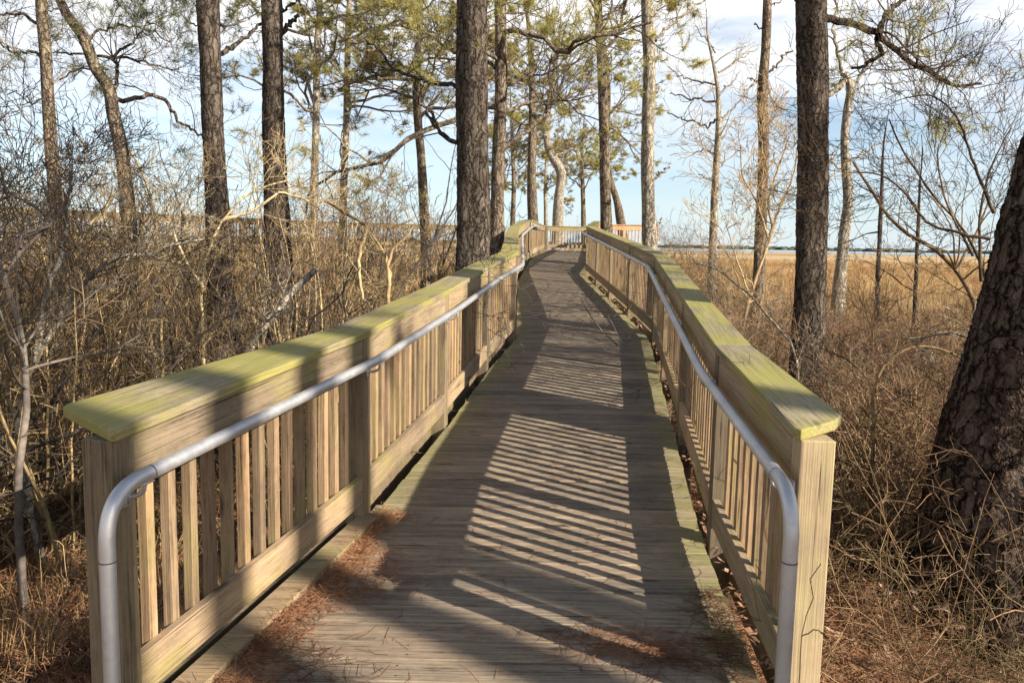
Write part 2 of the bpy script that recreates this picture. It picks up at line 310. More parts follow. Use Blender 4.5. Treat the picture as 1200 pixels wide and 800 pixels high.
# ------------------------------------------------------------------ the boardwalk deck
LN = [(-1.27, 2.57), (-0.80, 4.52), (-0.51, 6.42), (-0.25, 8.5), (0.035, 10.35), (0.05, 12.6), (0.065, 14.8), (0.085, 17.0), (0.29, 20.0), (0.50, 23.2), (0.76, 27.5), (1.07, 32.4), (1.37, 37.2)]
RN = [(0.985, 2.73), (1.08, 4.30), (1.31, 6.35), (1.55, 8.45), (1.77, 10.4), (1.74, 12.5), (1.69, 14.6), (1.64, 16.5), (1.60, 18.4), (2.20, 22.9), (2.62, 27.6), (3.03, 32.4), (3.45, 37.2)]
def interp(nodes, Y):
    xs = [n[0] for n in nodes]; ys = [n[1] for n in nodes]
    if Y < ys[0]: return xs[0]+(xs[1]-xs[0])/(ys[1]-ys[0])*(Y-ys[0])
    return float(np.interp(Y, ys, xs))
def boards():
    SC = []
    Vs, Fs, wc, dk = [], [], [], []; off = 0; Y = 0.6; k = 0; ns = 14
    while Y < 37.3:
        w = 0.139+random.uniform(-0.002, 0.002); gap = random.uniform(0.007, 0.012)
        sk = (0.03 if Y < 9 else 0.0)
        y0, y1 = Y, Y+w; rnd = random.random(); sd = random.random()*90; zoff = random.uniform(-0.002, 0.002); cup = random.uniform(-.0015, .0015)
        el = random.uniform(-0.006, 0.006); er = random.uniform(-0.012, 0.012)
        XL = lambda yy: interp(LN, yy)-0.012+el*0.6+(0.035 if Y > 4.6 else 0); XR = lambda yy: interp(RN, yy)-0.032+er*0.6
        for i in range(ns+1):
            t = i/ns; ww = 0.0008*math.sin(9*t+sd)
            for (yy, zz) in ((y0+.004, 0), (y0, -0.004), (y0, -0.037), (y1, -0.037), (y1, -0.004), (y1-.004, 0), ((y0+y1)/2, cup)):
                xl, xr = XL(yy), XR(yy); x = xl+(xr-xl)*t; Vs.append((x, yy+ww, dz(yy)+zz+zoff)); wc.append((x, yy-y0, sd+zz)); dk.append((rnd, min(x-xl, xr-x), 0, 1))
        for i in range(ns):
            a = off+i*7; b = a+7; ring = [0, 1, 2, 3, 4, 5, 6]
            for j in range(7):
                p, q = ring[j], ring[(j+1) % 7]; Fs.append((a+p, a+q, b+q, b+p))
        Fs.append(tuple(off+j for j in (6, 5, 4, 3, 2, 1, 0))); e = off+ns*7; Fs.append(tuple(e+j for j in range(7)))
        off += (ns+1)*7
        if Y < 14:
            xl, xr = XL(Y), XR(Y)
            for fx in (0.05, 0.355, 0.655, 0.95):
                for fy in (0.035, w-0.035):
                    cx = xl+(xr-xl)*fx+random.uniform(-.006, .006); cy = Y+fy+random.uniform(-.004, .004)
                    for j in range(6):
                        Vs.append((cx+0.0045*math.cos(j*1.047), cy+0.0045*math.sin(j*1.047), dz(cy+0.0045*math.sin(j*1.047))+zoff+0.0022)); wc.append((0, 0, 0)); dk.append((0, 1, 0, 1))
                    Fs.append(tuple(off+j for j in range(6))); SC.append(len(Fs)-1); off += 6
        Y += w+gap; k += 1
    me = make_mesh('boardwalk_deck', Vs, Fs, mats=[mat_deck, mat_hole])
    mi = np.zeros(len(Fs), np.int32); mi[SC] = 1; me.polygons.foreach_set('material_index', mi)
    a = me.attributes.new('wc', 'FLOAT_VECTOR', 'POINT'); a.data.foreach_set('vector', np.array(wc, np.float32).ravel())
    a = me.attributes.new('dk', 'FLOAT_COLOR', 'POINT'); a.data.foreach_set('color', np.array(dk, np.float32).ravel())
    return link('boardwalk_path', me)
path = tag(boards(), kind='structure')

def frame(o, x, z=(0, 0, 1)):
    x = Vector(x).normalized(); y = Vector(z).cross(x).normalized(); zz = x.cross(y)
    m = Matrix((x, y, zz)).transposed().to_4x4(); m.translation = Vector(o); return m
def part(name, Vw, F, mat, parent, fr, bevel=0.004, kids=None, sm=False):
    """world-space verts put into the frame fr (local X runs along the timber)"""
    inv = fr.inverted(); V = [inv @ Vector(v) for v in Vw]
    me = make_mesh(name, [tuple(v) for v in V], F, sm, [mat]); o = link(name, me)
    pm = Matrix.Translation(parent.location) if parent else Matrix()
    if parent: o.parent = parent
    o.matrix_local = pm.inverted() @ fr
    if bevel:
        b = o.modifiers.new('edges', 'BEVEL'); b.width = bevel; b.segments = 2; b.limit_method = 'ANGLE'
    return o
def prism(poly, zlo, zhi):
    """plan polygon (ccw) between heights zlo(x,y) and zhi(x,y)"""
    n = len(poly); V = [(x, y, zlo(x, y)) for x, y in poly]+[(x, y, zhi(x, y)) for x, y in poly]
    F = [tuple(range(n))[::-1], tuple(range(n, 2*n))]+[(i, (i+1) % n, n+(i+1) % n, n+i) for i in range(n)]
    return V, F
def ccw(p): 
    a = sum(p[i][0]*p[(i+1) % len(p)][1]-p[(i+1) % len(p)][0]*p[i][1] for i in range(len(p)))
    return p if a > 0 else p[::-1]

bal_me = None
def bal_mesh(L, w=0.041, mat=None):
    h = w/2; b = 0.003; pr = [(-h+b, -h), (h-b, -h), (h, -h+b), (h, h-b), (h-b, h), (-h+b, h), (-h, h-b), (-h, -h+b)]
    V = [(0, y, z) for y, z in pr]+[(L, y, z) for y, z in pr]
    F = [tuple(range(8))[::-1], tuple(range(8, 16))]+[(i, (i+1) % 8, 8+(i+1) % 8, 8+i) for i in range(8)]
    return make_mesh('baluster', V, F, mats=[mat or mat_bal])
BAL = bal_mesh(0.83)
def railing(name, label, nodes, side, extra_front=0.10, zf=dz, post_down=0.5, first_post=None, cap_end=None, ow=0.205, ow0=None, miter_ends=(None, None), group=None,
            mats=(mat_post, mat_cap, mat_header, mat_header, mat_bal), bal=BAL, pitch=0.124, maxbal=100, sub=True, cap_parts=None, front_chamfer=True, back_ext=0.0):
    """nodes: inner face line at deck level. side=+1: outside is to the right of travel"""
    P = [np.array(n, float) for n in nodes]; k = len(P)
    T = [(P[i+1]-P[i])/np.linalg.norm(P[i+1]-P[i]) for i in range(k-1)]
    Nn = [np.array([t[1], -t[0]])*side for t in T]
    mit = [Nn[0]]+[(Nn[i-1]+Nn[i])/(1+Nn[i-1]@Nn[i]) for i in range(1, k-1)]+[Nn[-1]]
    root = empty(name, (*P[0], zf(P[0][1])), label, 'railing', group)
    Z = lambda h: (lambda x, y: zf(y)+h)
    PW = 0.052
    for i in range(k):
        t = T[min(i, k-2)]; n = Nn[min(i, k-2)]
        if 0 < i < k-1:
            t = T[i-1]+T[i]; t /= np.linalg.norm(t); n = np.array([t[1], -t[0]])*side
        c = P[i]+(t*PW if i == 0 else (-t*PW if i == k-1 else 0))
        poly = ccw([tuple(c-t*PW-n*0.003), tuple(c+t*PW-n*0.003), tuple(c+t*PW+n*0.113), tuple(c-t*PW+n*0.113)])
        zb = min(zf(c[1])-post_down, float(gz(*c))-0.15) if post_down else zf(c[1])-0.02
        V, F = prism(poly, lambda x, y: zb, lambda x, y: zf(c[1])+1.03)
        part('post', V, F, (first_post if (i == 0 and first_post) else mats[0]), root, frame((*c, zb), (0, 0, 1), (n[0], n[1], 0)), 0.005)
    nb = 0; restV, restF, ro = [], [], 0; cands = []
    for i in range(k-1):
        a = P[i]; b = P[i+1]; t = T[i]; n = Nn[i]; fr3 = np.array([*t, (zf(b[1])-zf(a[1]))/np.linalg.norm(b-a)])
        pa = a+t*(2*PW if i == 0 else PW); pb = b-t*(2*PW if i == k-2 else PW)
        for nm, lo, hi, mt in (('header_board', 0.845, 1.031, mats[2]), ('bottom_rail', 0.108, 0.255, mats[3])):
            g = 0.002; poly = ccw([tuple(pa+t*g), tuple(pb-t*g), tuple(pb-t*g+n*0.037), tuple(pa+t*g+n*0.037)])
            V, F = prism(poly, Z(lo+random.uniform(-.003, .003)), Z(hi))
            part(nm, V, F, mt, root, frame((*pa, zf(pa[1])+lo), fr3), 0.004)
        # cap board
        o1, o2 = -0.022, ow; ma, mb = mit[i], mit[i+1]; g = 0.0015
        A1, A2 = a+ma*o1+t*g, a+ma*o2+t*g; B1, B2 = b+mb*o1-t*g, b+mb*o2-t*g
        if i == 0:
            e = extra_front; ch = 0.055 if front_chamfer else 0.001
            A1 = a+n*o1-t*e; A2 = a+n*o2-t*e
            poly = [tuple(A1+t*ch), tuple(A1+n*ch), tuple(A2-n*ch), tuple(A2+t*ch), tuple(B2), tuple(B1)]
        else: poly = [tuple(A1), tuple(A2), tuple(B2), tuple(B1)]
        if i == 0 and cap_end: poly = [tuple(a+t*x+n*y) for x, y in cap_end]+[tuple(B2), tuple(B1)]
        if i == k-2 and back_ext:
            poly[-2] = tuple(np.array(poly[-2])+t*back_ext); poly[-1] = tuple(np.array(poly[-1])+t*back_ext)
        V, F = prism(ccw(poly), Z(1.033), Z(1.071+(i % 2)*0.001))
        part('cap_rail', V, F, mats[1], root, frame((*a, zf(a[1])+1.05), fr3), 0.006)
        L = np.linalg.norm(pb-pa); m = max(1, int(round(L/pitch))-1)
        for j in range(m):
            q = pa+t*L*(j+1)/(m+1)+n*0.0575; cands.append((np.hypot(*q), q, n, t))
    cands.sort(key=lambda x: x[0])
    for q_i, (d, q, n, t) in enumerate(cands):
        z0 = zf(q[1])+0.14+random.uniform(-.004, .004)
        if q_i < maxbal:
            o = link('baluster', bal, root)
            fr = frame((*q, z0), (random.uniform(-.003, .003), random.uniform(-.003, .003), 1), (n[0], n[1], 0)); o.matrix_local = Matrix.Translation(root.location).inverted() @ fr
        else:
            h = 0.019; c = [q-t*h-n*h, q+t*h-n*h, q+t*h+n*h, q-t*h+n*h]
            V = [(*p, z0) for p in c]+[(*p, z0+0.83) for p in c]
            restV += V; restF += [tuple(ro+x for x in f) for f in ((3, 2, 1, 0), (4, 5, 6, 7), (0, 1, 5, 4), (1, 2, 6, 5), (2, 3, 7, 6), (3, 0, 4, 7))]; ro += 8
    if restV:
        rl = np.array(root.location); me = make_mesh('far_balusters', [tuple(np.array(v)-rl) for v in restV], restF, mats=[mats[4]])
        tag(link('balusters', me, root), kind='stuff')
    return root
rail_L = railing('wooden_railing', 'long weathered railing with yellow-green mossy cap along the left edge of the boardwalk', LN, -1, cap_end=[(0.01, -0.022), (-0.012, -0.008), (0.19, 0.35), (0.225, 0.365), (0.28, 0.36)])
rail_R = railing('wooden_railing', 'long mossy railing along the right edge of the boardwalk, with a pale fresh end post', RN, 1, first_post=mat_freshpost, ow=0.17, cap_end=[(0.015, -0.022), (-0.01, -0.008), (0.13, 0.15), (0.22, 0.20)])

# aluminium handrails: parts of their railings
def circle_tube(pts, r, sides=20, ref=None):
    return tubes([(np.array(pts), np.full(len(pts), r))], sides, fixref=ref)
def smooth_path(pts, rad=0.10, n=7):
    pts = [np.array(p, float) for p in pts]; o = [pts[0]]
    for i in range(1, len(pts)-1):
        a, b, c = pts[i-1], pts[i], pts[i+1]; u1 = (a-b)/np.linalg.norm(a-b); u2 = (c-b)/np.linalg.norm(c-b)
        rr = rad[i] if hasattr(rad, '__len__') else rad; p0 = b+u1*rr; p2 = b+u2*rr
        for k in range(n): tt = k/(n-1); o.append((1-tt)**2*p0+2*tt*(1-tt)*b+tt*tt*p2)
    o.append(pts[-1]); return o
def sub_obj(name, V, F, mat, parent, origin, sm=True):
    """child with verts in world space; parent chain without rotation"""
    me = make_mesh(name, np.asarray(V)-np.asarray(origin), F, sm, [mat]); return link(name, me, parent)
def box_vf(c, ax, ay, az, hx, hy, hz):
    c = np.array(c, float); V = []
    for sx, sy, sz in ((-1, -1, -1), (1, -1, -1), (1, 1, -1), (-1, 1, -1), (-1, -1, 1), (1, -1, 1), (1, 1, 1), (-1, 1, 1)):
        V.append(c+ax*hx*sx+ay*hy*sy+az*hz*sz)
    F = np.array([(3, 2, 1, 0), (4, 5, 6, 7), (0, 1, 5, 4), (1, 2, 6, 5), (2, 3, 7, 6), (3, 0, 4, 7)]); return np.array(V), F
def handrail(root, nodes, side, offs=-0.08, h=0.915, front=0.16, r=0.0245, upto=99):
    P = [np.array(n, float) for n in nodes][:upto]; k = len(P)
    T = [(P[i+1]-P[i])/np.linalg.norm(P[i+1]-P[i]) for i in range(k-1)]; Nn = [np.array([t[1], -t[0]])*side for t in T]
    mit = [Nn[0]]+[(Nn[i-1]+Nn[i])/(1+Nn[i-1]@Nn[i]) for i in range(1, k-1)]+[Nn[-1]]
    pts = []
    for i in range(k):
        q = P[i]+mit[i]*offs
        if i == 0: q = P[0]+Nn[0]*offs-T[0]*front
        pts.append(np.array([q[0], q[1], dz(q[1])+h]))
    low = pts[0]-np.array([0, 0, h+0.03])
    full = [low]+pts; rads = [0]+[0.16]+[0.12]*(k-1)
    sp = smooth_path(full, rads, 13); o0 = np.array(root.location)
    V, F = circle_tube(sp, r, 24, (*Nn[0], 0)); me = make_mesh('handrail', V-o0, F, True, [mat_alu]); hr = link('handrail', me, root); org = o0
    # sleeve joints
    pv = []
    for c, ax in ((pts[0]-np.array([0, 0, 0.21]), np.array([0, 0, 1.])), (pts[0]+(pts[1]-pts[0])/np.linalg.norm(pts[1]-pts[0])*0.21, (pts[1]-pts[0])/np.linalg.norm(pts[1]-pts[0]))):
        vv, ff = circle_tube([c-ax*0.002, c+ax*0.002], r+0.0012, 20); sub_obj('joint_ring', vv, ff, mat_hole, hr, org)
        c2 = c
    # brackets at the posts
    for i in range(min(k, 9)):
        n3 = np.array([*Nn[min(i, k-2)], 0]); t3 = np.array([*T[min(i, k-2)], 0]); q = P[i] + (T[0]*0.05 if i == 0 else 0)
        m = mit[i]; zc = dz(q[1])+h; z = np.array([0, 0, 1.])
        wall = np.array([q[0], q[1], zc-0.075])-n3*0.006; tip = np.array([q[0]+m[0]*offs, q[1]+m[1]*offs, zc-r-0.002])
        parts = [box_vf(wall, n3, t3, z, 0.004, 0.022, 0.038)]
        arm = [wall-n3*0.004, wall-n3*0.03-z*0.004, tip-z*0.03, tip+z*0.004]
        parts.append(tubes([(np.array(smooth_path(arm, 0.02, 4)), np.full(10, 0.0075))], 8))
        parts.append(box_vf(tip, n3, t3, z, 0.012, 0.034, 0.003))
        for s2 in (-0.024, 0.024): parts.append(tubes([(np.array([wall-n3*0.010+z*s2, wall+z*s2]), np.array([0.006, 0.006]))], 8))
        v, f = merge(parts); sub_obj('bracket', v, f, mat_alu, hr, org, False)
    return hr
handrail(rail_L, LN, -1, upto=11, front=0.13)
handrail(rail_R, RN, 1, upto=9, front=0.22)

# rim boards and joists under the deck, edge board at lower left
def strip(name, label_kind, pts_in, off0, off1, side, lo, hi, mat, y_to=40):
    P = [np.array(n, float) for n in pts_in if n[1] <= y_to]; k = len(P)
    T = [(P[i+1]-P[i])/np.linalg.norm(P[i+1]-P[i]) for i in range(k-1)]; Nn = [np.array([t[1], -t[0]])*side for t in T]
    mit = [Nn[0]]+[(Nn[i-1]+Nn[i])/(1+Nn[i-1]@Nn[i]) for i in range(1, k-1)]+[Nn[-1]]
    V, F, off = [], [], 0
    for i in range(k-1):
        poly = ccw([tuple(P[i]+mit[i]*off0), tuple(P[i]+mit[i]*off1), tuple(P[i+1]+mit[i+1]*off1), tuple(P[i+1]+mit[i+1]*off0)])
        v, f = prism(poly, lambda x, y: dz(y)+lo, lambda x, y: dz(y)+hi); V += v; F += [tuple(a+off for a in ff) for ff in f]; off += len(v)
    o = link(name, make_mesh(name, V, F, mats=[mat])); return o
for nm, nd, sd in (('rim_joist', LN, -1), ('rim_joist', RN, 1)):
    o = strip(nm, None, nd, -0.06, -0.022, sd, -0.24, -0.0385, mat_post); o.parent = path
    o = strip('trim_board', None, nd, 0.106, 0.144, sd, -0.23, -0.012, mat_post); o.parent = path
o = strip('edge_board', None, LN, -0.085, 0.03, -1, 0.004, 0.036, mat_post, 4.6); o.parent = path; o['label'] = 'low mossy board lying along the left edge of the deck'
# support posts
for i, (a, b) in enumerate(zip(LN[1::2], RN[1::2])):
    for q in (a, b):
        g = float(gz(*q))-0.2; sx = 0.13 if q is a else -0.13
        v, f = box_vf((q[0]+sx, q[1]+0.1, (g+dz(q[1])-0.05)/2), np.array([1, 0, 0.]), np.array([0, 1., 0]), np.array([0, 0, 1.]), 0.06, 0.06, (dz(q[1])-0.05-g)/2)
        o = link('support_post', make_mesh('support_post', v, f, mats=[mat_post])); o.parent = path

# far railings
def flatz(z): return lambda y: z
zfar = dz(37.2)
railing('wooden_railing', 'short weathered railing crossing the far end of the boardwalk where it turns', [(1.40, 37.35), (3.40, 37.35)], -1, zf=flatz(zfar), extra_front=0.05, front_chamfer=False, back_ext=0.12)
railing('wooden_railing', 'reddish newer wooden railing of the viewing platform beyond the far bend', [(3.0, 33.2), (4.4, 33.25), (5.75, 33.3)], -1, zf=flatz(1.62), post_down=2.6, mats=(mat_newwood,)*5, bal=bal_mesh(0.83, mat=mat_newwood), extra_front=0.05, front_chamfer=False, pitch=0.14)
# platform floor under the reddish railing
v, f = box_vf((4.4, 35.2, 1.55), np.array([1, 0, 0.]), np.array([0, 1., 0]), np.array([0, 0, 1.]), 1.45, 1.9, 0.05)
pf = tag(link('viewing_platform', make_mesh('viewing_platform', v, f, mats=[mat_newwood])), 'raised timber floor of the viewing platform behind the reddish railing', 'platform')
# second boardwalk far left behind the thicket
fl = [(-19.0, 14.0), (-16.2, 18.0), (-13.4, 22.0), (-11.6, 26.0), (-9.8, 30.0), (-8.6, 34.0), (-6.8, 36.5), (-4.6, 37.6), (-2.4, 38.0), (-0.4, 38.1)]
def zl(y): return 1.42+0.006*(y-14)
railing('wooden_railing', 'distant weathered railing of another boardwalk running behind the thicket at far left', fl, -1, zf=zl, post_down=2.6, extra_front=0.0, front_chamfer=False, pitch=0.16, maxbal=0)
v, f, oo = [], [], 0
for i in range(len(fl)-1):
    a = np.array(fl[i]); b = np.array(fl[i+1]); t = (b-a)/np.linalg.norm(b-a); n = np.array([-t[1], t[0]])
    vv, ff = prism(ccw([tuple(a), tuple(b), tuple(b+n*2.0), tuple(a+n*2.0)]), lambda x, y: zl(y)-0.14-0.004*(i % 2), lambda x, y: zl(y)-0.004*(i % 2)-0.002)
    v += vv; f += [tuple(q+oo for q in g) for g in ff]; oo += len(vv)
tag(link('distant_boardwalk', make_mesh('distant_boardwalk', v, f, mats=[mat_header])), kind='structure')

# ------------------------------------------------------------------ growing things
def rv(): 
    v = rng.normal(size=3); return v/np.linalg.norm(v)
def grow(out, tips, p, d, L, r, lvl, q):
    n = max(3, int(L/q['seg'][min(lvl, len(q['seg'])-1)])); st = L/n; p = np.array(p, float); d = np.array(d, float); d /= np.linalg.norm(d)
    pts = [p.copy()]; rr = [r]; wig = q['wig'][min(lvl, len(q['wig'])-1)]; up = q['up'][min(lvl, len(q['up'])-1)]
    kids = q['kids'][lvl] if lvl < len(q['kids']) else 0; spots = sorted(rng.uniform(q.get('k0', 0.25), 1.0, kids))
    si = 0; tend = q.get('taper', 0.35)
    for i in range(n):
        d = d+rng.normal(size=3)*wig+np.array([0, 0, up]); d /= np.linalg.norm(d)
        p = p+d*st; pts.append(p.copy()); rr.append(r*(1-(1-tend)*(i+1)/n))
        while si < len(spots) and spots[si] <= (i+1)/n:
            si += 1; a = rv(); a -= d*(a@d); a /= np.linalg.norm(a)+1e-9
            ang = rng.uniform(*q['ang']); nd = d*math.cos(ang)+a*math.sin(ang)
            fl_ = q.get('flat', 1.0); nd[2] *= fl_
            grow(out, tips, p, nd, L*rng.uniform(*q['ratio'])*(1.15-0.5*spots[si-1]), rr[-1]*rng.uniform(0.45, 0.7), lvl+1, q)
    out.append((np.array(pts), np.maximum(np.array(rr), q.get('rmin', 0.002)))); tips.append((p.copy(), d.copy(), lvl))
def resample(pts, n):
    pts = np.array(pts, float); s = np.concatenate([[0], np.cumsum(np.linalg.norm(np.diff(pts, axis=0), axis=1))])
    t = np.linspace(0, s[-1], n)
    # Catmull-like smoothing through cubic hermite
    m = np.gradient(pts, s, axis=0); idx = np.clip(np.searchsorted(s, t, side='right')-1, 0, len(s)-2)
    h = (s[idx+1]-s[idx])[:, None]; u = ((t-s[idx])[:, None])/h; p0, p1, m0, m1 = pts[idx], pts[idx+1], m[idx]*h, m[idx+1]*h
    return (2*u**3-3*u**2+1)*p0+(u**3-2*u**2+u)*m0+(-2*u**3+3*u**2)*p1+(u**3-u**2)*m1
def tufts(points, dirs, nn=26, L=0.16, w=0.006, spread=0.9):
    """needle sprays as thin triangles"""
    P = np.asarray(points); D = np.asarray(dirs); m = len(P)
    if m == 0: return np.zeros((0, 3)), np.zeros((0, 3), int)
    base = P[:, None, :]-D[:, None, :]*rng.uniform(0, 0.14, (m, nn, 1))
    v = D[:, None, :]*0.75+rng.normal(size=(m, nn, 3))*spread*0.75; v /= np.linalg.norm(v, axis=2, keepdims=True)
    ln = L*rng.uniform(0.65, 1.15, (m, nn, 1)); tip = base+v*ln
    side = np.cross(v, rng.normal(size=(m, nn, 3))); side /= np.linalg.norm(side, axis=2, keepdims=True)+1e-9
    a = base-side*w/2; b = base+side*w/2
    V = np.stack([a, b, tip], 2).reshape(-1, 3); F = np.arange(len(V)).reshape(-1, 3); return V, F
def trunk_paths(pix, D, ext_up=0, low=None, Dtop=None):
    """pix: (u,v,width) from top to bottom, D depth; returns pts bottom->top and radii"""
    L = []
    n = len(pix)
    for i, (u, v, w) in enumerate(pix[::-1]):
        dd = D if Dtop is None else D+(Dtop-D)*i/(n-1); L.append((at(u, v, dd), w/2*dd/FPX))
    p0, r0 = L[0]; p1, r1 = L[1]; g = float(gz(p0[0], p0[1]))
    if p0[2] > g+0.05:
        d = (p0-p1)/np.linalg.norm(p0-p1); d = d*0.5+np.array([0, 0, -0.5]); k = (p0[2]-g+0.1)/-d[2]; q = p0+d*k
        L.insert(0, (q, r0*1.18))
    if ext_up:
        pt, rt = L[-1]; pp = L[-2][0]; d = (pt-pp)/np.linalg.norm(pt-pp); steps = 5
        for s in range(1, steps+1):
            d = d+rng.normal(size=3)*0.05+np.array([0, 0, .03]); d /= np.linalg.norm(d); pt = pt+d*ext_up/steps; L.append((pt, rt*(1-0.8*s/steps)))
    return [a for a, b in L], [b for a, b in L]
def noise_trunk(pts, rad, n, sides, rough=0.05, flare=0.5):
    P = resample(pts, n); s0 = np.concatenate([[0], np.cumsum(np.linalg.norm(np.diff(np.array(pts), axis=0), axis=1))]); t = np.linspace(0, s0[-1], n)
    r = np.interp(t, s0, rad); r = r*(1+flare*np.exp(-t/0.35))
    V, F = tubes([(P, r)], sides); th = np.arange(sides)*2*np.pi/sides
    # lobed, slightly irregular section
    V = V.reshape(n, sides, 3); C = P[:, None, :]
    k = 1+rough*(np.sin(3*th[None, :]+t[:, None]*0.9)+0.7*np.sin(5*th[None, :]-t[:, None]*1.7+1)+0.6*np.sin(t[:, None]*4+th[None, :]*2))
    k = k+0.22*np.exp(-t/0.4)[:, None]*np.sin(5*th+0.7)[None, :]*flare
    return (C+(V-C)*k[:, :, None]).reshape(-1, 3), F
TREES = []
def tree(name, label, pix, D, bark, group='trees standing around the boardwalk', ext=3.0, limbs=(), auto=None, needles=None, sides=14, n=40, flare=0.35,
         nl=0.14, nw=0.007, nn=24, Dtop=None, part_crown='crown', cat='tree', twig=None, rough=0.045, spread=0.9, dens=0.3):
    pts, rad = trunk_paths(pix, D, ext, Dtop=Dtop); base = np.array([pts[0][0], pts[0][1], float(gz(pts[0][0], pts[0][1]))])
    root = empty(name, base, label, cat, None)
    parts = [noise_trunk(pts, rad, n, sides, rough, flare)]
    out, tips = [], []; Pn = resample(pts, 80)
    s0 = np.concatenate([[0], np.cumsum(np.linalg.norm(np.diff(np.array(pts), axis=0), axis=1))]); rr = np.interp(np.linspace(0, s0[-1], 80), s0, rad)
    for lb in limbs:       # hand placed limbs: (pixel path), start width px, end width px, depth change, sprig params
        px, w0, w1, dd, q = lb; m = len(px)
        lp = np.array([at(u, v, D+dd*i/(m-1)) for i, (u, v) in enumerate(px)])
        nn_ = max(6, m*4); P = resample(lp, nn_); P[1:-1] += rng.normal(size=(nn_-2, 3))*0.012*D/10
        r = np.linspace(w0, w1, nn_)/2*D/FPX; out.append((P, r))
        if q:
            for k in range(int(q.get('n', 8)*0.7+0.5)):
                i = rng.integers(int(nn_*q.get('from', 0.3)), nn_); d = P[i]-P[i-1]; d /= np.linalg.norm(d); a = rv(); d2 = d*0.5+a*0.9+np.array([0, 0, q.get('lift', 0.2)])
                grow(out, tips, P[i], d2, q['L']*rng.uniform(0.6, 1.2), max(r[i]*0.5, 0.004), 0, q)
    if auto:
        z0, z1, cnt, L0, L1, q = auto; cnt = int(cnt*0.75); L0 *= 1.3
        for k in range(cnt):
            z = rng.uniform(z0, z1); i = int(np.argmin(np.abs(Pn[:, 2]-z))); az = rng.uniform(0, 2*np.pi); t = (z-z0)/(z1-z0+1e-6)
            d = np.array([math.cos(az), math.sin(az), q.get('rise', 0.25)+rng.normal()*0.15]); L = (L0+(L1-L0)*t)*rng.uniform(0.6, 1.2)
            grow(out, tips, Pn[i], d, L, min(rr[i]*0.5, 0.012*L+0.01), 0, q)
    big = [x for x in out if x[1][0] > 0.02]; small = [x for x in out if x[1][0] <= 0.02]
    if big: parts.append(tubes(big, 7))
    v, f = merge(parts); me = make_mesh('trunk', v-base, f, True, [bark]); link('trunk', me, root)
    if small:
        v, f = tubes(small, 3); me = make_mesh('branches', v-base, f, False, [twig or tw_grey]); link('branches', me, root)
    if needles is not None and tips:
        tp = [t for t in tips if t[2] >= 1]; keep = np.sin(np.array([t[0] for t in tp])@np.array([[1.9, 0.7], [0.8, 2.1], [2.6, -1.7]])).sum(1)+rng.normal(size=len(tp))*0.5; tp = [t for t, kk in zip(tp, keep) if kk > dens]; P = np.array([t[0] for t in tp]); Dd = np.array([t[1] for t in tp])
        v, f = tufts(P, Dd, nn, nl, nw, spread); me = make_mesh('crown', v-base, [f], False, [needles]); link('crown', me, root)
    TREES.append(root); return root
pineq = dict(seg=[0.35, 0.25, 0.18, 0.15], wig=[0.26, 0.25, 0.25, 0.25], up=[0.02, 0.05, 0.10, 0.12], kids=[6, 5, 3], ang=(0.5, 1.2), ratio=(0.28, 0.5), flat=0.5, rmin=0.004, rise=0.3)
pineq2 = dict(pineq, kids=[8, 6, 4], wig=[0.3, 0.28, 0.25, 0.2])
deadq = dict(seg=[0.3, 0.2, 0.15], wig=[0.2, 0.22, 0.2], up=[0.04, 0.05, 0.05], kids=[5, 4, 2], ang=(0.5, 1.1), ratio=(0.35, 0.6), rmin=0.003, rise=0.45)
sprig = dict(seg=[0.12, 0.1, 0.08], wig=[0.2, 0.2, 0.2], up=[0.05, 0.06, 0.06], kids=[5, 3], ang=(0.4, 1.0), ratio=(0.4, 0.7), rmin=0.0025, L=0.7, n=10, lift=0.3)
twiggy = dict(sprig, kids=[4, 3, 1], L=0.95, n=8)

# nearest: huge leaning pine at right
tree('pine_tree', 'huge dark leaning pine trunk with deep plated bark, filling the right edge of the photo',
     [(1345, -160, 120), (1318, 0, 125), (1282, 150, 130), (1243, 300, 138), (1212, 430, 150), (1182, 560, 170), (1164, 680, 196), (1154, 770, 222)], 5.0, bark_near,
     ext=5, sides=160, n=620, flare=0.12, rough=0.03, auto=(6.0, 9.0, 9, 2.2, 1.4, pineq), needles=nd_green, nn=14, nw=0.004)
# T11
tree('pine_tree', 'thick straight dark pine just right of the boardwalk, with one long limb reaching right',
     [(952, -60, 33), (951, 0, 33), (953, 120, 32), (952, 240, 33), (948, 360, 35), (943, 440, 38), (940, 520, 44)], 9.8, bark_mid, ext=6, sides=90, n=380,
     limbs=[([(965, 22), (1000, 28), (1025, 40), (1048, 58), (1085, 82), (1120, 100), (1150, 98)], 9, 2.5, 0.6, dict(sprig, n=34, L=0.75, **{'from': 0.3})),
            ([(1030, 42), (1036, 20), (1050, 8), (1075, -8)], 7, 2, 0.5, dict(sprig, n=10)),
            ([(1028, 45), (1032, 62), (1018, 74), (998, 80)], 6, 2, 0.3, dict(sprig, n=6)),
            ([(952, 4), (938, 2), (930, -4)], 5, 2, 0, None)],
     needles=nd_green, nl=0.14, nw=0.005, nn=16, dens=-0.2, auto=(7, 10, 14, 2.2, 1.2, pineq))
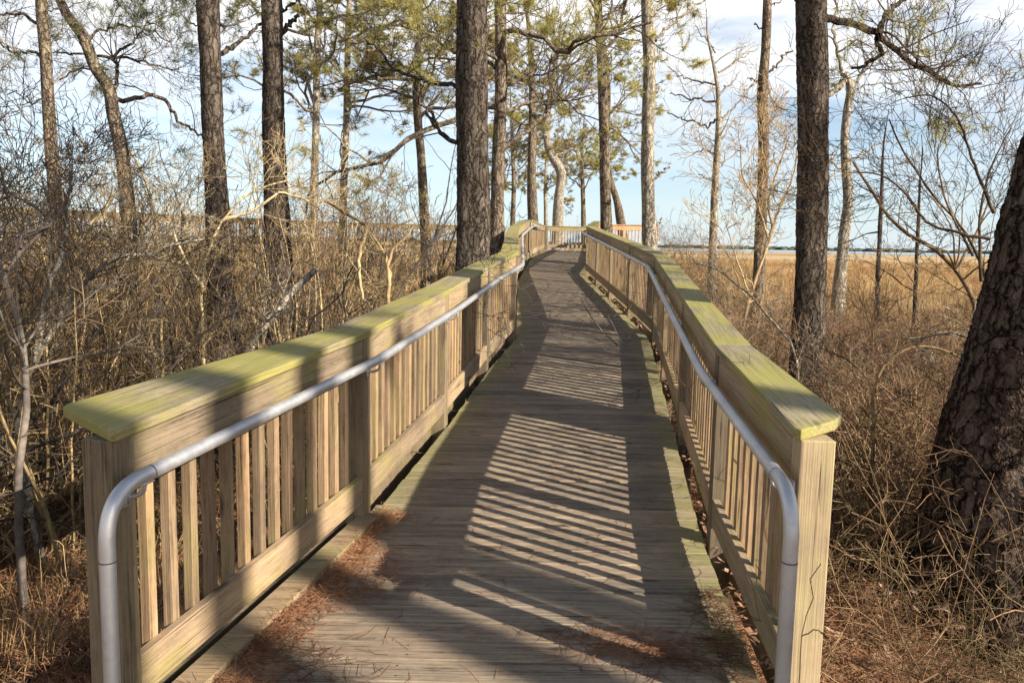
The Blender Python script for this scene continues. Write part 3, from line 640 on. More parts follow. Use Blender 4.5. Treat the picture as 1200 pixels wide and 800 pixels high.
# T5 centre
tree('pine_tree', 'thickest straight grey-brown pine, standing just behind the left railing',
     [(553, -60, 33), (553, 0, 34), (554, 120, 35), (555, 200, 36), (555, 280, 38), (553, 330, 40), (550, 420, 48)], 10.8, bark_mid, ext=6, sides=90, n=380,
     limbs=[([(541, 102), (515, 98), (490, 93), (462, 82), (447, 60), (430, 48)], 5, 1.6, 1.5, dict(sprig, n=22, L=0.8)),
            ([(541, 170), (520, 158), (505, 140), (500, 128), (515, 110)], 5, 2, 1.0, dict(twiggy, n=8))],
     auto=(7.5, 10.5, 12, 2.4, 1.2, pineq), needles=nd_green, nn=16, nw=0.005)
# T6 behind it, with crooked limbs
tree('pine_tree', 'slimmer brown pine close behind the thickest one, crooked limbs spreading right',
     [(585, -60, 12), (586, 0, 13), (587, 100, 14), (584, 200, 15), (582, 290, 17), (580, 340, 20)], 17, bark_pine, ext=6, sides=24, n=70,
     limbs=[([(592, 101), (620, 88), (640, 78), (650, 68), (665, 50)], 4.5, 1.5, 1, dict(sprig, n=20, L=1.5)),
            ([(592, 132), (615, 122), (646, 117), (672, 118), (700, 108)], 5, 1.5, 1, dict(sprig, n=20, L=1.5)),
            ([(590, 172), (610, 158), (633, 140), (656, 105), (668, 78), (690, 60)], 6, 2, 2, dict(sprig, n=24, L=1.6)),
            ([(580, 80), (556, 66), (530, 60), (500, 40), (470, 30)], 4.5, 1.5, 1.5, dict(sprig, n=24, L=1.6)),
            ([(583, 18), (610, 15), (640, 20), (655, 26)], 3, 1.2, 1, dict(sprig, n=12, L=1.4))],
     auto=(4.6, 11, 26, 3.4, 2.0, pineq2), needles=nd_green, nl=0.17, nw=0.010, nn=20)
# T3 T4
tree('pine_tree', 'dark straight pine standing in the thicket at left, left one of the close pair',
     [(242, -60, 23), (243, 0, 24), (247, 80, 23), (250, 160, 22), (254, 230, 25), (258, 290, 30), (262, 380, 34)], 12, bark_mid, ext=6, sides=50, n=200,
     limbs=[([(251, 66), (268, 58), (288, 42), (306, 28)], 6, 3, 0.6, None), ([(250, 28), (270, 30), (288, 20)], 3, 1.5, 0.4, dict(sprig, n=10, L=0.5)),
            ([(240, 25), (225, 28), (215, 20)], 2.5, 1.2, 0.4, dict(sprig, n=8, L=0.4)), ([(252, 88), (262, 85), (267, 78)], 2, 1, 0, None)],
     auto=(7.5, 11, 12, 2.4, 1.2, pineq), needles=nd_dark, nn=12, nw=0.004)
tree('pine_tree', 'dark straight pine with broken limb stub, right one of the close pair in the thicket',
     [(317, -60, 21), (318, 0, 22), (320, 80, 22), (321, 160, 24), (324, 230, 27), (326, 290, 30), (330, 380, 36)], 12.6, bark_mid, ext=6, sides=50, n=200,
     limbs=[([(328, 40), (338, 30), (350, 18)], 6, 4, 0.2, None), ([(328, 14), (340, 8), (350, -4)], 4, 2, 0.2, None)],
     auto=(8, 11, 10, 2.4, 1.2, pineq), needles=nd_dark, nn=12, nw=0.004)
# T1, T2 at far left
tree('pine_tree', 'slim brown pine at the far left with many bare crooked side branches',
     [(48, -60, 11), (48, 0, 12), (53, 60, 13), (57, 130, 13), (62, 200, 14), (68, 260, 16), (72, 350, 20)], 12.5, bark_pine, ext=4, sides=24, n=80,
     limbs=[([(52, 70), (38, 60), (20, 64), (0, 50)], 4, 2, 0.6, dict(twiggy, n=10)), ([(44, 28), (25, 18), (5, 16), (-20, 20)], 4, 2, 0.5, dict(twiggy, n=10)),
            ([(58, 60), (66, 46), (74, 34)], 3, 1.5, 0.4, dict(twiggy, n=5)), ([(62, 98), (80, 82), (108, 78)], 3, 1.2, 0.6, dict(twiggy, n=7)),
            ([(56, 108), (36, 122), (20, 108), (8, 112)], 3, 1.2, 0.6, dict(twiggy, n=7)), ([(50, 12), (75, 10), (100, 0)], 3, 1.2, 0.6, dict(sprig, n=8))],
     auto=(5.0, 9, 18, 1.6, 1.0, deadq), needles=nd_dark, nn=6, nw=0.004)
tree('pine_tree', 'crooked leaning pine at far left with a long drooping arched limb',
     [(62, -30, 10), (75, 12, 10), (98, 45, 12), (112, 80, 13), (128, 105, 14), (132, 130, 14), (140, 165, 15), (146, 205, 16), (150, 250, 18), (152, 350, 22)], 13, bark_pine, ext=2, sides=24, n=90,
     limbs=[([(133, 118), (155, 116), (178, 112), (198, 122), (210, 142), (225, 152), (238, 162)], 6, 2.5, 0.8, dict(twiggy, n=7)),
            ([(134, 104), (136, 80), (134, 66), (150, 55), (162, 40), (172, 26)], 5, 1.8, 0.5, dict(sprig, n=22, L=0.8)),
            ([(134, 70), (115, 66), (90, 62), (62, 62)], 4, 1.6, 0.4, dict(twiggy, n=8)),
            ([(135, 68), (160, 70), (185, 78), (210, 82)], 3.5, 1.5, 0.4, dict(sprig, n=24, L=0.8)),
            ([(100, 48), (120, 36), (145, 30), (170, 34), (200, 50)], 3.5, 1.5, 0.6, dict(sprig, n=16, L=0.8)),
            ([(172, 26), (188, 32), (200, 48)], 2, 1, 0, None), ([(126, 82), (95, 80), (66, 95)], 3, 1.3, 0.4, dict(twiggy, n=6))],
     needles=nd_dark, nl=0.13, nw=0.005, nn=16, dens=-0.3)
# right-hand mid trees
tree('pine_tree', 'slender brown pine beyond the right railing, left of the pale trunk with stubs',
     [(698, -60, 9), (700, 0, 9), (704, 60, 10), (707, 130, 11), (709, 200, 12), (711, 270, 14), (712, 320, 16)], 21, bark_pine, ext=7, sides=20, n=60,
     limbs=[([(703, 30), (716, 16), (732, 2), (745, -8)], 3.5, 1.5, 0.8, dict(sprig, n=12, L=1.4)), ([(705, 45), (722, 32), (742, 20)], 2.5, 1, 0.8, dict(sprig, n=12, L=1.3)),
            ([(709, 178), (722, 172), (735, 168)], 2, 1, 0.5, dict(sprig, n=5, L=0.8))],
     auto=(6.0, 13, 24, 2.2, 2.0, pineq), needles=nd_green, nl=0.17, nw=0.011, nn=18)
tree('pine_tree', 'pale tall pine trunk with short dead stubs beyond the right railing',
     [(757, -60, 13), (758, 0, 14), (761, 80, 14), (759, 170, 15), (760, 240, 15), (762, 300, 18), (763, 340, 20)], 20, bark_pale, ext=7, sides=24, n=70,
     limbs=[([(768, 48), (785, 30), (805, 14), (830, -4)], 4.5, 2, 0.8, dict(twiggy, n=6)), ([(764, 16), (775, 4), (785, -10)], 4, 2, 0.6, None),
            ([(764, 74), (772, 66), (778, 57)], 4, 2, 0.1, None), ([(766, 210), (776, 202), (785, 196)], 3.5, 2.5, 0.1, None), ([(764, 266), (772, 262), (776, 255)], 3, 1.5, 0.1, None)],
     auto=(9.5, 14, 16, 2.4, 1.8, pineq), needles=nd_green, nl=0.17, nw=0.010, nn=18)
tree('dead_tree', 'bare grey snag with upturned branches at the marsh edge',
     [(829, 40, 2), (836, 75, 3.5), (841, 105, 5), (842, 150, 7), (839, 200, 8), (837, 250, 9), (835, 300, 10), (834, 325, 11)], 30, bark_pale, ext=1.2, sides=14, n=60,
     limbs=[([(838, 140), (830, 148), (812, 142), (800, 140), (782, 132)], 3, 1.2, 1, dict(twiggy, n=8, L=1.2)), ([(841, 120), (820, 116), (800, 112), (785, 110)], 3, 1.2, 1, dict(twiggy, n=10, L=1.4)),
            ([(844, 142), (858, 128), (870, 115), (876, 100)], 3, 1.3, 1, dict(twiggy, n=3)), ([(842, 85), (860, 74), (875, 64), (888, 57)], 2.5, 1, 1, dict(twiggy, n=7, L=1.0)),
            ([(840, 100), (820, 95), (800, 90), (782, 78)], 2.5, 1, 1, dict(twiggy, n=12, L=1.3)), ([(838, 62), (826, 45), (815, 30)], 2, 1, 1, dict(twiggy, n=12, L=1.2)),
            ([(843, 108), (858, 96), (868, 84)], 2.2, 1, 0.6, dict(twiggy, n=4)), ([(838, 180), (824, 176), (812, 182)], 2.5, 1, 0.6, dict(twiggy, n=4, L=0.8)), ([(841, 196), (855, 186), (866, 176)], 2.2, 1, 0.6, dict(twiggy, n=8, L=1.0)),
            ([(836, 212), (826, 208), (818, 204)], 2, 1, 0.2, None)], auto=(5, 10, 14, 1.2, 0.8, deadq), cat='tree', twig=tw_tan)
tree('dead_tree', 'straight thin brown trunk with short crooked stubs, next left of the thick dark pine',
     [(900, -60, 9), (899, 0, 10), (897, 60, 10), (894, 100, 12), (895, 180, 12), (892, 260, 13), (888, 340, 14), (885, 392, 16)], 20, bark_pine, ext=6, sides=20, n=70,
     limbs=[([(901, 85), (912, 76), (918, 64), (929, 60)], 3, 2, 0.3, None), ([(891, 98), (884, 94), (876, 92)], 2.5, 1.2, 0.1, None), ([(893, 34), (888, 31), (884, 28)], 2, 1.2, 0.1, None),
            ([(901, 8), (912, 3), (920, -1)], 2, 1, 0.1, None)], auto=(9, 14, 12, 1.8, 1.4, pineq), needles=nd_green, nl=0.16, nw=0.009)
tree('dead_tree', 'pale curving birch-like tree right of the thick dark pine, forking near the top',
     [(990, 85, 7), (996, 100, 9), (993, 130, 9), (990, 165, 9), (992, 200, 11), (994, 235, 11), (990, 270, 12), (986, 310, 13), (982, 350, 16)], 24, bark_pale, ext=0, sides=20, n=60,
     limbs=[([(992, 96), (984, 72), (979, 45), (978, 20), (985, -10)], 5, 2, 0.5, dict(twiggy, n=8)), ([(994, 98), (1008, 90), (1018, 76), (1024, 60)], 5, 2, 0.5, dict(twiggy, n=8)),
            ([(990, 95), (980, 104), (970, 112)], 8, 5, -0.4, None), ([(996, 110), (1012, 102), (1035, 98), (1060, 96), (1092, 93)], 2.2, 1, 0.5, dict(twiggy, n=5)),
            ([(994, 190), (1008, 182), (1022, 172), (1042, 166)], 3, 1.6, 0.3, dict(twiggy, n=4)), ([(994, 205), (982, 196), (972, 188)], 2, 1, 0.2, dict(twiggy, n=4))], cat='tree')
for (u, w, D, lab, vt) in ((1030, 5, 22, 'very thin grey pole-like sapling right of the pale curving tree', 165), (1073, 4.5, 17, 'thin brown sapling in the scrub beside the huge leaning pine', 205)):
    tree('sapling', lab, [(u+6, vt, 2), (u+3, vt+60, w*.8), (u, vt+130, w), (u-3, vt+200, w*1.2)], D, bark_mid, ext=0.8, sides=8, n=30, auto=(1.0, 4.5, 12, 0.9, 0.5, deadq), cat='sapling')
# far trunks at the end of the boardwalk
far_pines = [
 ([(622, 60, 7), (624, 150, 9), (623, 200, 10), (625, 262, 13)], 31, 'pine with a pale trunk directly behind the far left bend of the boardwalk', 2.5, (5.5, 9, 14)),
 ([(650, 90, 7), (640, 150, 8), (645, 180, 10), (657, 200, 11), (655, 230, 11), (654, 268, 14)], 42, 'crooked pine with a doubled bend behind the far cross railing', 3, (6, 11, 20)),
 ([(712, 100, 7), (716, 215, 7), (722, 232, 8), (728, 262, 11)], 45, 'leaning pine behind the reddish platform railing', 4, (7, 12, 16)),
 ([(408, 40, 7), (406, 120, 7), (404, 190, 8), (402, 262, 9)], 28, 'slim pine in the left middle distance, green crown above the distant railing', 4, (5, 11, 30)),
 ([(490, 60, 8), (488, 120, 9), (494, 190, 10), (498, 262, 12)], 26, 'pine with a forking trunk seen left of the thickest pine', 4, (5.2, 10, 26)),
 ([(372, 50, 8), (370, 150, 8), (368, 262, 10)], 24, 'yellow green crowned pine right of the close pair in the thicket', 4, (4.8, 9.5, 30)),
 ([(682, 190, 4), (683, 225, 5), (684, 262, 6)], 55, 'small far pine between the platform and the slender trunk', 3, (5, 8, 16)),
 ([(640, 180, 3), (639, 225, 4), (640, 262, 5)], 60, 'small distant pine just left of the crooked doubled one', 2.5, (5, 8, 16)),
 ([(600, 160, 4), (602, 215, 5), (601, 262, 6)], 50, 'distant bushy pine just right of the reddish slimmer pine', 3, (4.5, 8.5, 22)),
]
for i, (px, D, lab, ext, au) in enumerate(far_pines):
    k = max(1, D/30); q = dict(pineq2, rmin=0.006*k)
    tree('pine_tree', lab, px, D, (bark_pine, bark_pale)[i % 2], ext=ext, sides=12, n=40, auto=(au[0]+0.3, au[1], au[2], 3.0, 1.8, q), needles=(nd_green, nd_brown, nd_green)[i % 3], nl=0.19, nw=0.010*k+0.002, nn=20)
# trees behind the viewer on the sunny side; their trunks shade the rails and the deck
for i, (s, t, r) in enumerate(((1.41, 9.0, 0.16), (1.98, 11, 0.19), (2.63, 9.5, 0.17), (3.17, 12, 0.21), (0.2, 10, 0.2), (8.4, 17, 0.17))):
    b = s*np.array([0.559, 0.829])+t*np.array([0.829, -0.559]); g = float(gz(*b)); base = np.array([*b, g])
    root = empty('pine_tree', base, None, 'tree'); root['label'] = ['pine on the sunny side just out of the picture', 'second pine out of the picture behind the viewer', 'thick pine out of the picture casting the widest band', 'thin pine out of the picture casting a narrow band', 'pine behind the viewer nearest the deck start', 'farther pine behind the viewer', 'far pine out of the picture to the right', 'pine right of the picture beyond the scrub', 'stout pine far right of the picture'][i]
    pts = [base+np.array([0, 0, -0.1])]+[base+np.array([0.01*k*(-1)**k, 0.01*k, 2.2*k]) for k in range(1, 7)]; rad = [r*1.1]+[r*(1-0.1*k) for k in range(6)]
    parts = [noise_trunk(pts, rad, 40, 14, 0.04, 0.3)]; out, tips = [], []; Pn = resample(pts, 60)
    for k in range(7):
        j = rng.integers(44, 60); az = rng.uniform(0, 6.28); grow(out, tips, Pn[j], (math.cos(az), math.sin(az), 0.25), rng.uniform(1.5, 3), 0.05, 0, pineq)
    big = [x for x in out if x[1][0] > 0.02]; small = [x for x in out if x[1][0] <= 0.02]; parts.append(tubes(big, 6)); v, f = merge(parts)
    link('trunk', make_mesh('trunk', v-base, f, True, [bark_mid]), root); v, f = tubes(small, 3); link('branches', make_mesh('branches', v-base, f, False, [tw_grey]), root)
    tp = [x for x in tips if x[2] >= 1]; v, f = tufts([x[0] for x in tp], [x[1] for x in tp], 16, 0.16, 0.008); link('crown', make_mesh('crown', v-base, [f], False, [nd_green]), root)

# ------------------------------------------------------------------ shrubs
def shrub_mesh(nst, H, q, mats, spread=0.35, r0=0.012, lean=0.35, sides=3):
    out, tips = [], []
    for i in range(nst):
        a = rng.uniform(0, 6.28); rr = rng.uniform(0, spread); d = np.array([math.cos(a)*lean*rng.uniform(0.2, 1.3), math.sin(a)*lean*rng.uniform(0.2, 1.3), 1])
        grow(out, tips, (math.cos(a)*rr, math.sin(a)*rr, -0.12), d, H*rng.uniform(0.6, 1.05), r0*rng.uniform(0.6, 1.2), 0, q)
    big = [x for x in out if x[1][0] > 0.007]; small = [x for x in out if x[1][0] <= 0.007]
    v1, f1 = tubes(big, 5) if big else (np.zeros((0, 3)), np.zeros((0, 4), int)); v2, f2 = tubes(small, sides)
    V = np.concatenate([v1, v2]); F = np.concatenate([f1, f2+len(v1)]); me = make_mesh('shrub', V, F, False, mats)
    if len(mats) > 1: me.polygons.foreach_set('material_index', np.concatenate([np.zeros(len(f1)), np.ones(len(f2))]).astype(np.int32))
    return me
qa = dict(seg=[0.22, 0.15, 0.12, 0.1], wig=[0.10, 0.16, 0.18, 0.2], up=[0.03, 0.05, 0.04, 0.0], kids=[9, 5, 2], ang=(0.35, 1.1), ratio=(0.3, 0.55), rmin=0.0028, taper=0.25, k0=0.18)
qb = dict(qa, wig=[0.17, 0.25, 0.28, 0.3], up=[-0.03, 0.0, -0.02, -0.02], kids=[9, 5, 2], ang=(0.5, 1.3))
qc = dict(qa, kids=[6, 4, 1], wig=[0.08, 0.16, 0.2], ang=(0.3, 0.8))
qd = dict(qa, seg=[0.16, 0.12, 0.10, 0.08], wig=[0.18, 0.24, 0.26, 0.26], up=[0.0, 0.02, 0.0, 0.0], kids=[11, 6, 2], ang=(0.5, 1.4), ratio=(0.28, 0.5))
protos = [shrub_mesh(8, 3.3, qa, [tw_brown, tw_brown], 0.4, 0.018), shrub_mesh(6, 2.7, qd, [tw_tan, tw_tan], 0.5, 0.017, 0.6), shrub_mesh(13, 2.9, qc, [tw_tan, tw_brown], 0.6, 0.017, 0.25),
          shrub_mesh(5, 3.9, qd, [tw_grey, tw_grey], 0.3, 0.026, 0.35), shrub_mesh(11, 1.7, qb, [tw_tan, tw_tan], 0.6, 0.008, 0.8), shrub_mesh(9, 3.5, qc, [tw_tan, tw_brown], 0.5, 0.018, 0.35)]
def put_shrub(k, x, y, sc, label, group, name='bare_shrub', rz=None):
    o = bpy.data.objects.new(name, protos[k]); COL.objects.link(o); o.location = (x, y, float(gz(x, y)))
    o.rotation_euler = (rng.normal()*0.05, rng.normal()*0.05, rng.uniform(0, 6.28) if rz is None else rz); o.scale = (sc, sc, sc*rng.uniform(0.9, 1.1)); return tag(o, label, 'shrub', group)
def clear_of(x, y, pad=0.5):
    return x < interp(LN, y)-pad or x > interp(RN, y)+pad or y > 39
LOOK = ['tall pale tipped shrub', 'crooked tan zigzag shrub', 'clump of brown canes', 'dark grey wide branched shrub', 'low arching tan shrub', 'clump of slender tan canes']
MARKS = [(-60, 12.5, 'the left border of the thicket'), (70, 12.5, 'the slim far left pine'), (150, 13, 'the crooked leaning pine'), (258, 12, 'the left pine of the close pair'),
         (326, 12.6, 'the right pine of the close pair'), (405, 28, 'the slim middle distance pines'), (553, 10.8, 'the thickest pine')]
def zone_left(x, y):
    u = 600+FPX*x/y; m = min(MARKS, key=lambda q: abs(q[0]-u))
    if m[0] == -60: return ('in the near corner' if y < 8 else 'well back' if y < 14 else 'far back')+' at the left border of the thicket'
    if x > interp(LN, y)-2.0: return 'behind the left railing near '+m[2]
    r = y/min(m[1], 13)
    return ('well in front of ' if r < 0.62 else 'just in front of ' if r < 1.0 else 'just behind ' if r < 1.35 else 'far behind ')+m[2]
pl = []
tries = 0
while len(pl) < 125 and tries < 9000:
    tries += 1; y = 3.8+24*rng.uniform()**1.05; x = rng.uniform(-0.80*y-1.5, interp(LN, y)-0.85)
    if y < 5.5 and x > -3.0: continue
    if any((x-a)**2+(y-b)**2 < (0.6+0.02*y)**2 for a, b in pl): continue
    pl.append((x, y))
for x, y in pl:
    k = int(rng.choice([0, 1, 2, 3, 4, 5], p=[.2, .22, .17, .13, .06, .22])); sc = rng.uniform(0.75, 1.1)
    if y > 11: sc *= 1.12
    if x > interp(LN, y)-1.7: k = int(rng.choice([2, 4, 5])); sc *= 0.62
    elif x > -2.6 and y > 8: sc *= 0.8
    z = zone_left(x, y); put_shrub(k, x, y, sc, LOOK[k]+' '+z, LOOK[k].split(' with')[0]+' group '+z)
pr, tries = [], 0
while len(pr) < 60 and tries < 4000:
    tries += 1; y = 6+26*rng.uniform(); x = rng.uniform(interp(RN, y)+0.9, 0.72*y+1)
    if any((x-a)**2+(y-b)**2 < 1.2 for a, b in pr): continue
    pr.append((x, y))
for x, y in pr:
    k = int(rng.choice([1, 3, 4, 4, 5])); z = 'in the dry grass near the right railing' if y < 14 else 'far out in the marsh grass at right'
    put_shrub(k, x, y, rng.uniform(0.5, 0.85), LOOK[k]+' '+z, LOOK[k].split(' with')[0]+' group '+z)
for x, y, k, sc in ((5.0, 27, 5, 1.0), (5.8, 29, 0, 1.0), (6.6, 26, 1, 1.1), (7.4, 30, 5, 0.9), (4.4, 25, 4, 1.0), (8.2, 28, 1, 1.0), (6.0, 31.5, 3, .9), (3.6, 21.5, 1, .6), (4.0, 18.5, 5, .5), (4.6, 22, 0, .8), (5.4, 20, 5, .7), (6.4, 22.5, 3, .8), (3.3, 16, 4, .8), (4.2, 14.5, 0, .55), (5.6, 16, 1, .7)):
    put_shrub(k, x, y, sc, LOOK[k]+' beside the far end of the right railing', 'bare shrubs beside the far end of the right railing')

qs = dict(seg=[0.35, 0.22, 0.15, 0.12], wig=[0.11, 0.18, 0.2, 0.2], up=[0.05, 0.06, 0.05, 0.02], kids=[9, 5, 3], ang=(0.4, 1.0), ratio=(0.3, 0.5), rmin=0.0035, taper=0.2, k0=0.3)
SAP = [shrub_mesh(2, 5.4, qs, [tw_grey, tw_brown], 0.15, 0.036, 0.25, 3), shrub_mesh(1, 4.6, qs, [bark_pale, tw_tan], 0.05, 0.034, 0.5, 3), shrub_mesh(3, 4.8, qs, [tw_brown, tw_brown], 0.2, 0.028, 0.35, 3)]
SAPL = ['tall grey twin-stemmed sapling', 'tall pale leaning sapling', 'tall brown three-stemmed sapling']
for i, (x, y) in enumerate(((-5.6, 7.4), (-7.6, 9.0), (-4.4, 9.2), (-9.4, 11.5), (-6.3, 11.6), (-3.4, 11.0), (-11.5, 14.5), (-8.2, 14.8), (-5.2, 14.0), (-2.6, 14.6), (-13.5, 18.5), (-9.8, 19.0), (-6.4, 18.0), (-3.4, 18.6), (-7.0, 6.9), (-1.8, 18.0))):
    j = i % 3; protos.append(SAP[j]) if i < 3 else None
    z = ('in the left thicket, nearer than the close pine pair' if y < 10 else 'deep in the left thicket around the close pine pair' if y < 15 else 'at the back of the left thicket'); o = put_shrub(6+j, x, y, rng.uniform(0.75, 1.1), SAPL[j]+' '+z, SAPL[j]+' group '+z, 'bare_sapling'); o['category'] = 'sapling'
for i in range(26):
    x = rng.uniform(-9, 9); y = rng.uniform(41, 56); k = int(rng.choice([0, 1, 2, 3, 5])); put_shrub(k, x, y, rng.uniform(0.9, 1.25), LOOK[k]+' behind the far cross railing', LOOK[k].split(' with')[0]+' group behind the far cross railing')
def drawn(name, label, cat, D, stems, mat, q=None, base_down=True):
    """a plant whose main stems follow drawn lines at depth D"""
    p0 = at(*stems[0][0][0], D); base = np.array([p0[0], p0[1], float(gz(p0[0], p0[1]))]); out, tips = [], []
    for j, st in enumerate(stems):
        px, w0, w1, dd, nq, L = st; m = len(px); lp = [at(u, v, D+dd*i/(m-1)) for i, (u, v) in enumerate(px)]
        if j == 0 and base_down: lp = [base+np.array([0, 0, -0.1])]+lp
        n = m*4; P = resample(np.array(lp), n); P[1:-1] += rng.normal(size=(n-2, 3))*min(0.006, 0.0006*D); r = np.linspace(w0, w1, n)/2*D/FPX; out.append((P, r))
        for k in range(nq):
            i = rng.integers(n//4, n); d = P[i]-P[i-1]; d /= np.linalg.norm(d); d = d*0.6+rv()*0.8+np.array([0, 0, .2]); grow(out, tips, P[i], d, L*rng.uniform(0.5, 1.2), max(r[i]*0.45, 0.003), 0, q or twiggy)
    big = [x for x in out if x[1][0] > 0.008]; small = [x for x in out if x[1][0] <= 0.008]
    ps = [tubes(big, 8)] if big else []
    if small: ps.append(tubes(small, 3))
    v, f = merge(ps); o = link(name, make_mesh(name, v-base, f, True, [mat]), loc=base); return tag(o, label, cat)
tq = dict(twiggy, kids=[5, 4, 2], rmin=0.002)
drawn('bare_sapling', 'pale forked sapling leaning right in the sun at the left edge, its top turning dark', 'sapling', 5.6,
      [([(38, 430), (60, 392), (78, 358), (112, 318), (128, 304), (150, 299), (176, 298), (205, 286), (240, 280)], 12, 3, 0.6, 8, 0.7), ([(40, 425), (48, 385), (58, 330), (72, 302), (78, 260), (75, 225)], 9, 3, 0.2, 8, 0.6)], bark_pale, tq)
drawn('bare_sapling', 'dark curved bare sapling arching up along the left border of the photo', 'sapling', 4.6,
      [([(22, 560), (30, 470), (26, 400), (12, 345), (0, 310), (-20, 260)], 12, 6, 0.2, 8, 0.8), ([(8, 318), (22, 298), (60, 262), (80, 232), (84, 200)], 5, 2, 0.4, 9, 0.6), ([(24, 292), (26, 275), (60, 263), (42, 244), (15, 228), (-10, 222)], 4, 2, 0.4, 8, 0.5)], tw_grey, tq)
drawn('fallen_log', 'pale broken trunk leaning diagonally in the thicket behind the left railing', 'log', 8.2,
      [([(292, 412), (318, 372), (342, 342), (370, 316)], 13, 8, 0.6, 3, 0.5)], bark_pale, tq)
drawn('bare_sapling', 'light brown sapling with a bright zigzag fork above the middle of the left railing', 'sapling', 7.2,
      [([(455, 345), (453, 305), (438, 280), (425, 262), (405, 250), (380, 235)], 7, 3, 0.5, 8, 0.6), ([(454, 312), (462, 290), (478, 276), (486, 262)], 4, 2, 0.2, 5, 0.4), ([(430, 268), (420, 300), (425, 350)], 5, 3, 0.1, 4, 0.5)], tw_tan, tq)
drawn('bare_sapling', 'pale twig-crowned sapling whose bright fork stands against the dark pine pair', 'sapling', 7.6,
      [([(238, 400), (236, 340), (245, 290), (262, 258), (290, 228), (335, 212)], 6, 2, 0.6, 10, 0.7), ([(262, 258), (300, 245), (330, 226), (362, 236)], 4, 2, 0.2, 8, 0.6), ([(240, 340), (215, 300), (200, 262)], 4, 2, 0.2, 7, 0.5)], tw_tan, tq)
drawn('bare_sapling', 'white-tipped broken stick rising in front of the crooked leaning pine', 'sapling', 7.4,
      [([(190, 400), (186, 330), (184, 262), (168, 205), (152, 176)], 4, 2.5, 0.3, 6, 0.5), ([(105, 265), (118, 250), (135, 225)], 5, 2, 0.2, 6, 0.5)], tw_tan, tq)
drawn('bare_sapling', 'dark bare sapling arching over the scrub left of the huge leaning pine', 'sapling', 7.0,
      [([(1145, 388), (1138, 345), (1120, 318), (1095, 292), (1065, 275), (1040, 252), (1020, 220), (1000, 190)], 9, 3, 0.6, 10, 0.9), ([(1120, 318), (1135, 290), (1150, 260), (1160, 230)], 4, 2, 0.3, 8, 0.8)], tw_brown, tq)
drawn('bare_shrub', 'tall dark-twigged shrub with wide crossing branches against the sky at right', 'shrub', 6.6,
      [([(1150, 400), (1155, 330), (1130, 270), (1090, 225), (1060, 180), (1042, 140)], 6, 1.8, 0.5, 12, 1.0), ([(1160, 280), (1120, 272), (1090, 262), (1060, 225), (1030, 205), (1000, 200)], 4, 1.5, 0.4, 10, 0.8),
       ([(1165, 250), (1140, 190), (1115, 130), (1090, 112), (1060, 115)], 4, 1.5, 0.5, 10, 0.9), ([(1150, 330), (1148, 260), (1160, 200), (1185, 150)], 4, 1.5, 0.3, 8, 0.8), ([(1140, 300), (1110, 240), (1098, 180), (1100, 170)], 3, 1.4, 0.5, 8, 0.8)], tw_brown, tq)
drawn('bare_sapling', 'dark forked sapling between the bare grey snag and the stubby brown trunk', 'sapling', 17,
      [([(868, 400), (878, 350), (895, 300), (905, 268), (900, 240), (915, 190), (925, 160)], 5, 2, 0.5, 12, 1.5), ([(902, 275), (915, 240), (930, 205), (935, 170)], 3, 1.5, 0.4, 9, 1.3), ([(900, 280), (888, 240), (870, 205), (868, 170)], 3, 1.5, 0.4, 10, 1.3), ([(880, 350), (862, 300), (850, 260)], 2.5, 1.2, 0.2, 8, 1.2)], tw_brown, dict(tq, rmin=0.005))
drawn('fallen_branch', 'pale fallen branch sloping down from the marsh scrub to the thick dark pine', 'branch', 8.8,
      [([(926, 402), (905, 378), (885, 352), (862, 333), (845, 318), (815, 308)], 4, 1.8, 0.9, 5, 0.6)], bark_pale, tq)
drawn('fallen_branch', 'broken pale branch stub pointing left from beside the huge leaning pine', 'branch', 6.0,
      [([(1143, 399), (1125, 392), (1106, 389), (1085, 396), (1062, 397)], 6, 3, 0.3, 2, 0.3)], bark_pale, tq)
drawn('bare_vine', 'dark arching vine looping over the scrub below the broken pale branch', 'vine', 5.8,
      [([(1024, 495), (1024, 455), (1038, 425), (1060, 410), (1090, 406), (1125, 418)], 5, 3, 0.3, 6, 0.4), ([(1024, 470), (1020, 450), (990, 420), (960, 408)], 2.5, 1.5, 0.3, 5, 0.4)], tw_brown, tq)
drawn('bare_vine', 'thin dead vine climbing in front of the pale right end post', 'vine', 2.42,
      [([(938, 770), (940, 735), (952, 705), (950, 672), (962, 660)], 3.4, 1.4, 0.02, 1, 0.06), ([(940, 745), (958, 738), (972, 748)], 2.2, 1.2, 0.02, 1, 0.04)], tw_brown, dict(tq, seg=[0.02, 0.015], kids=[1], rmin=0.001))

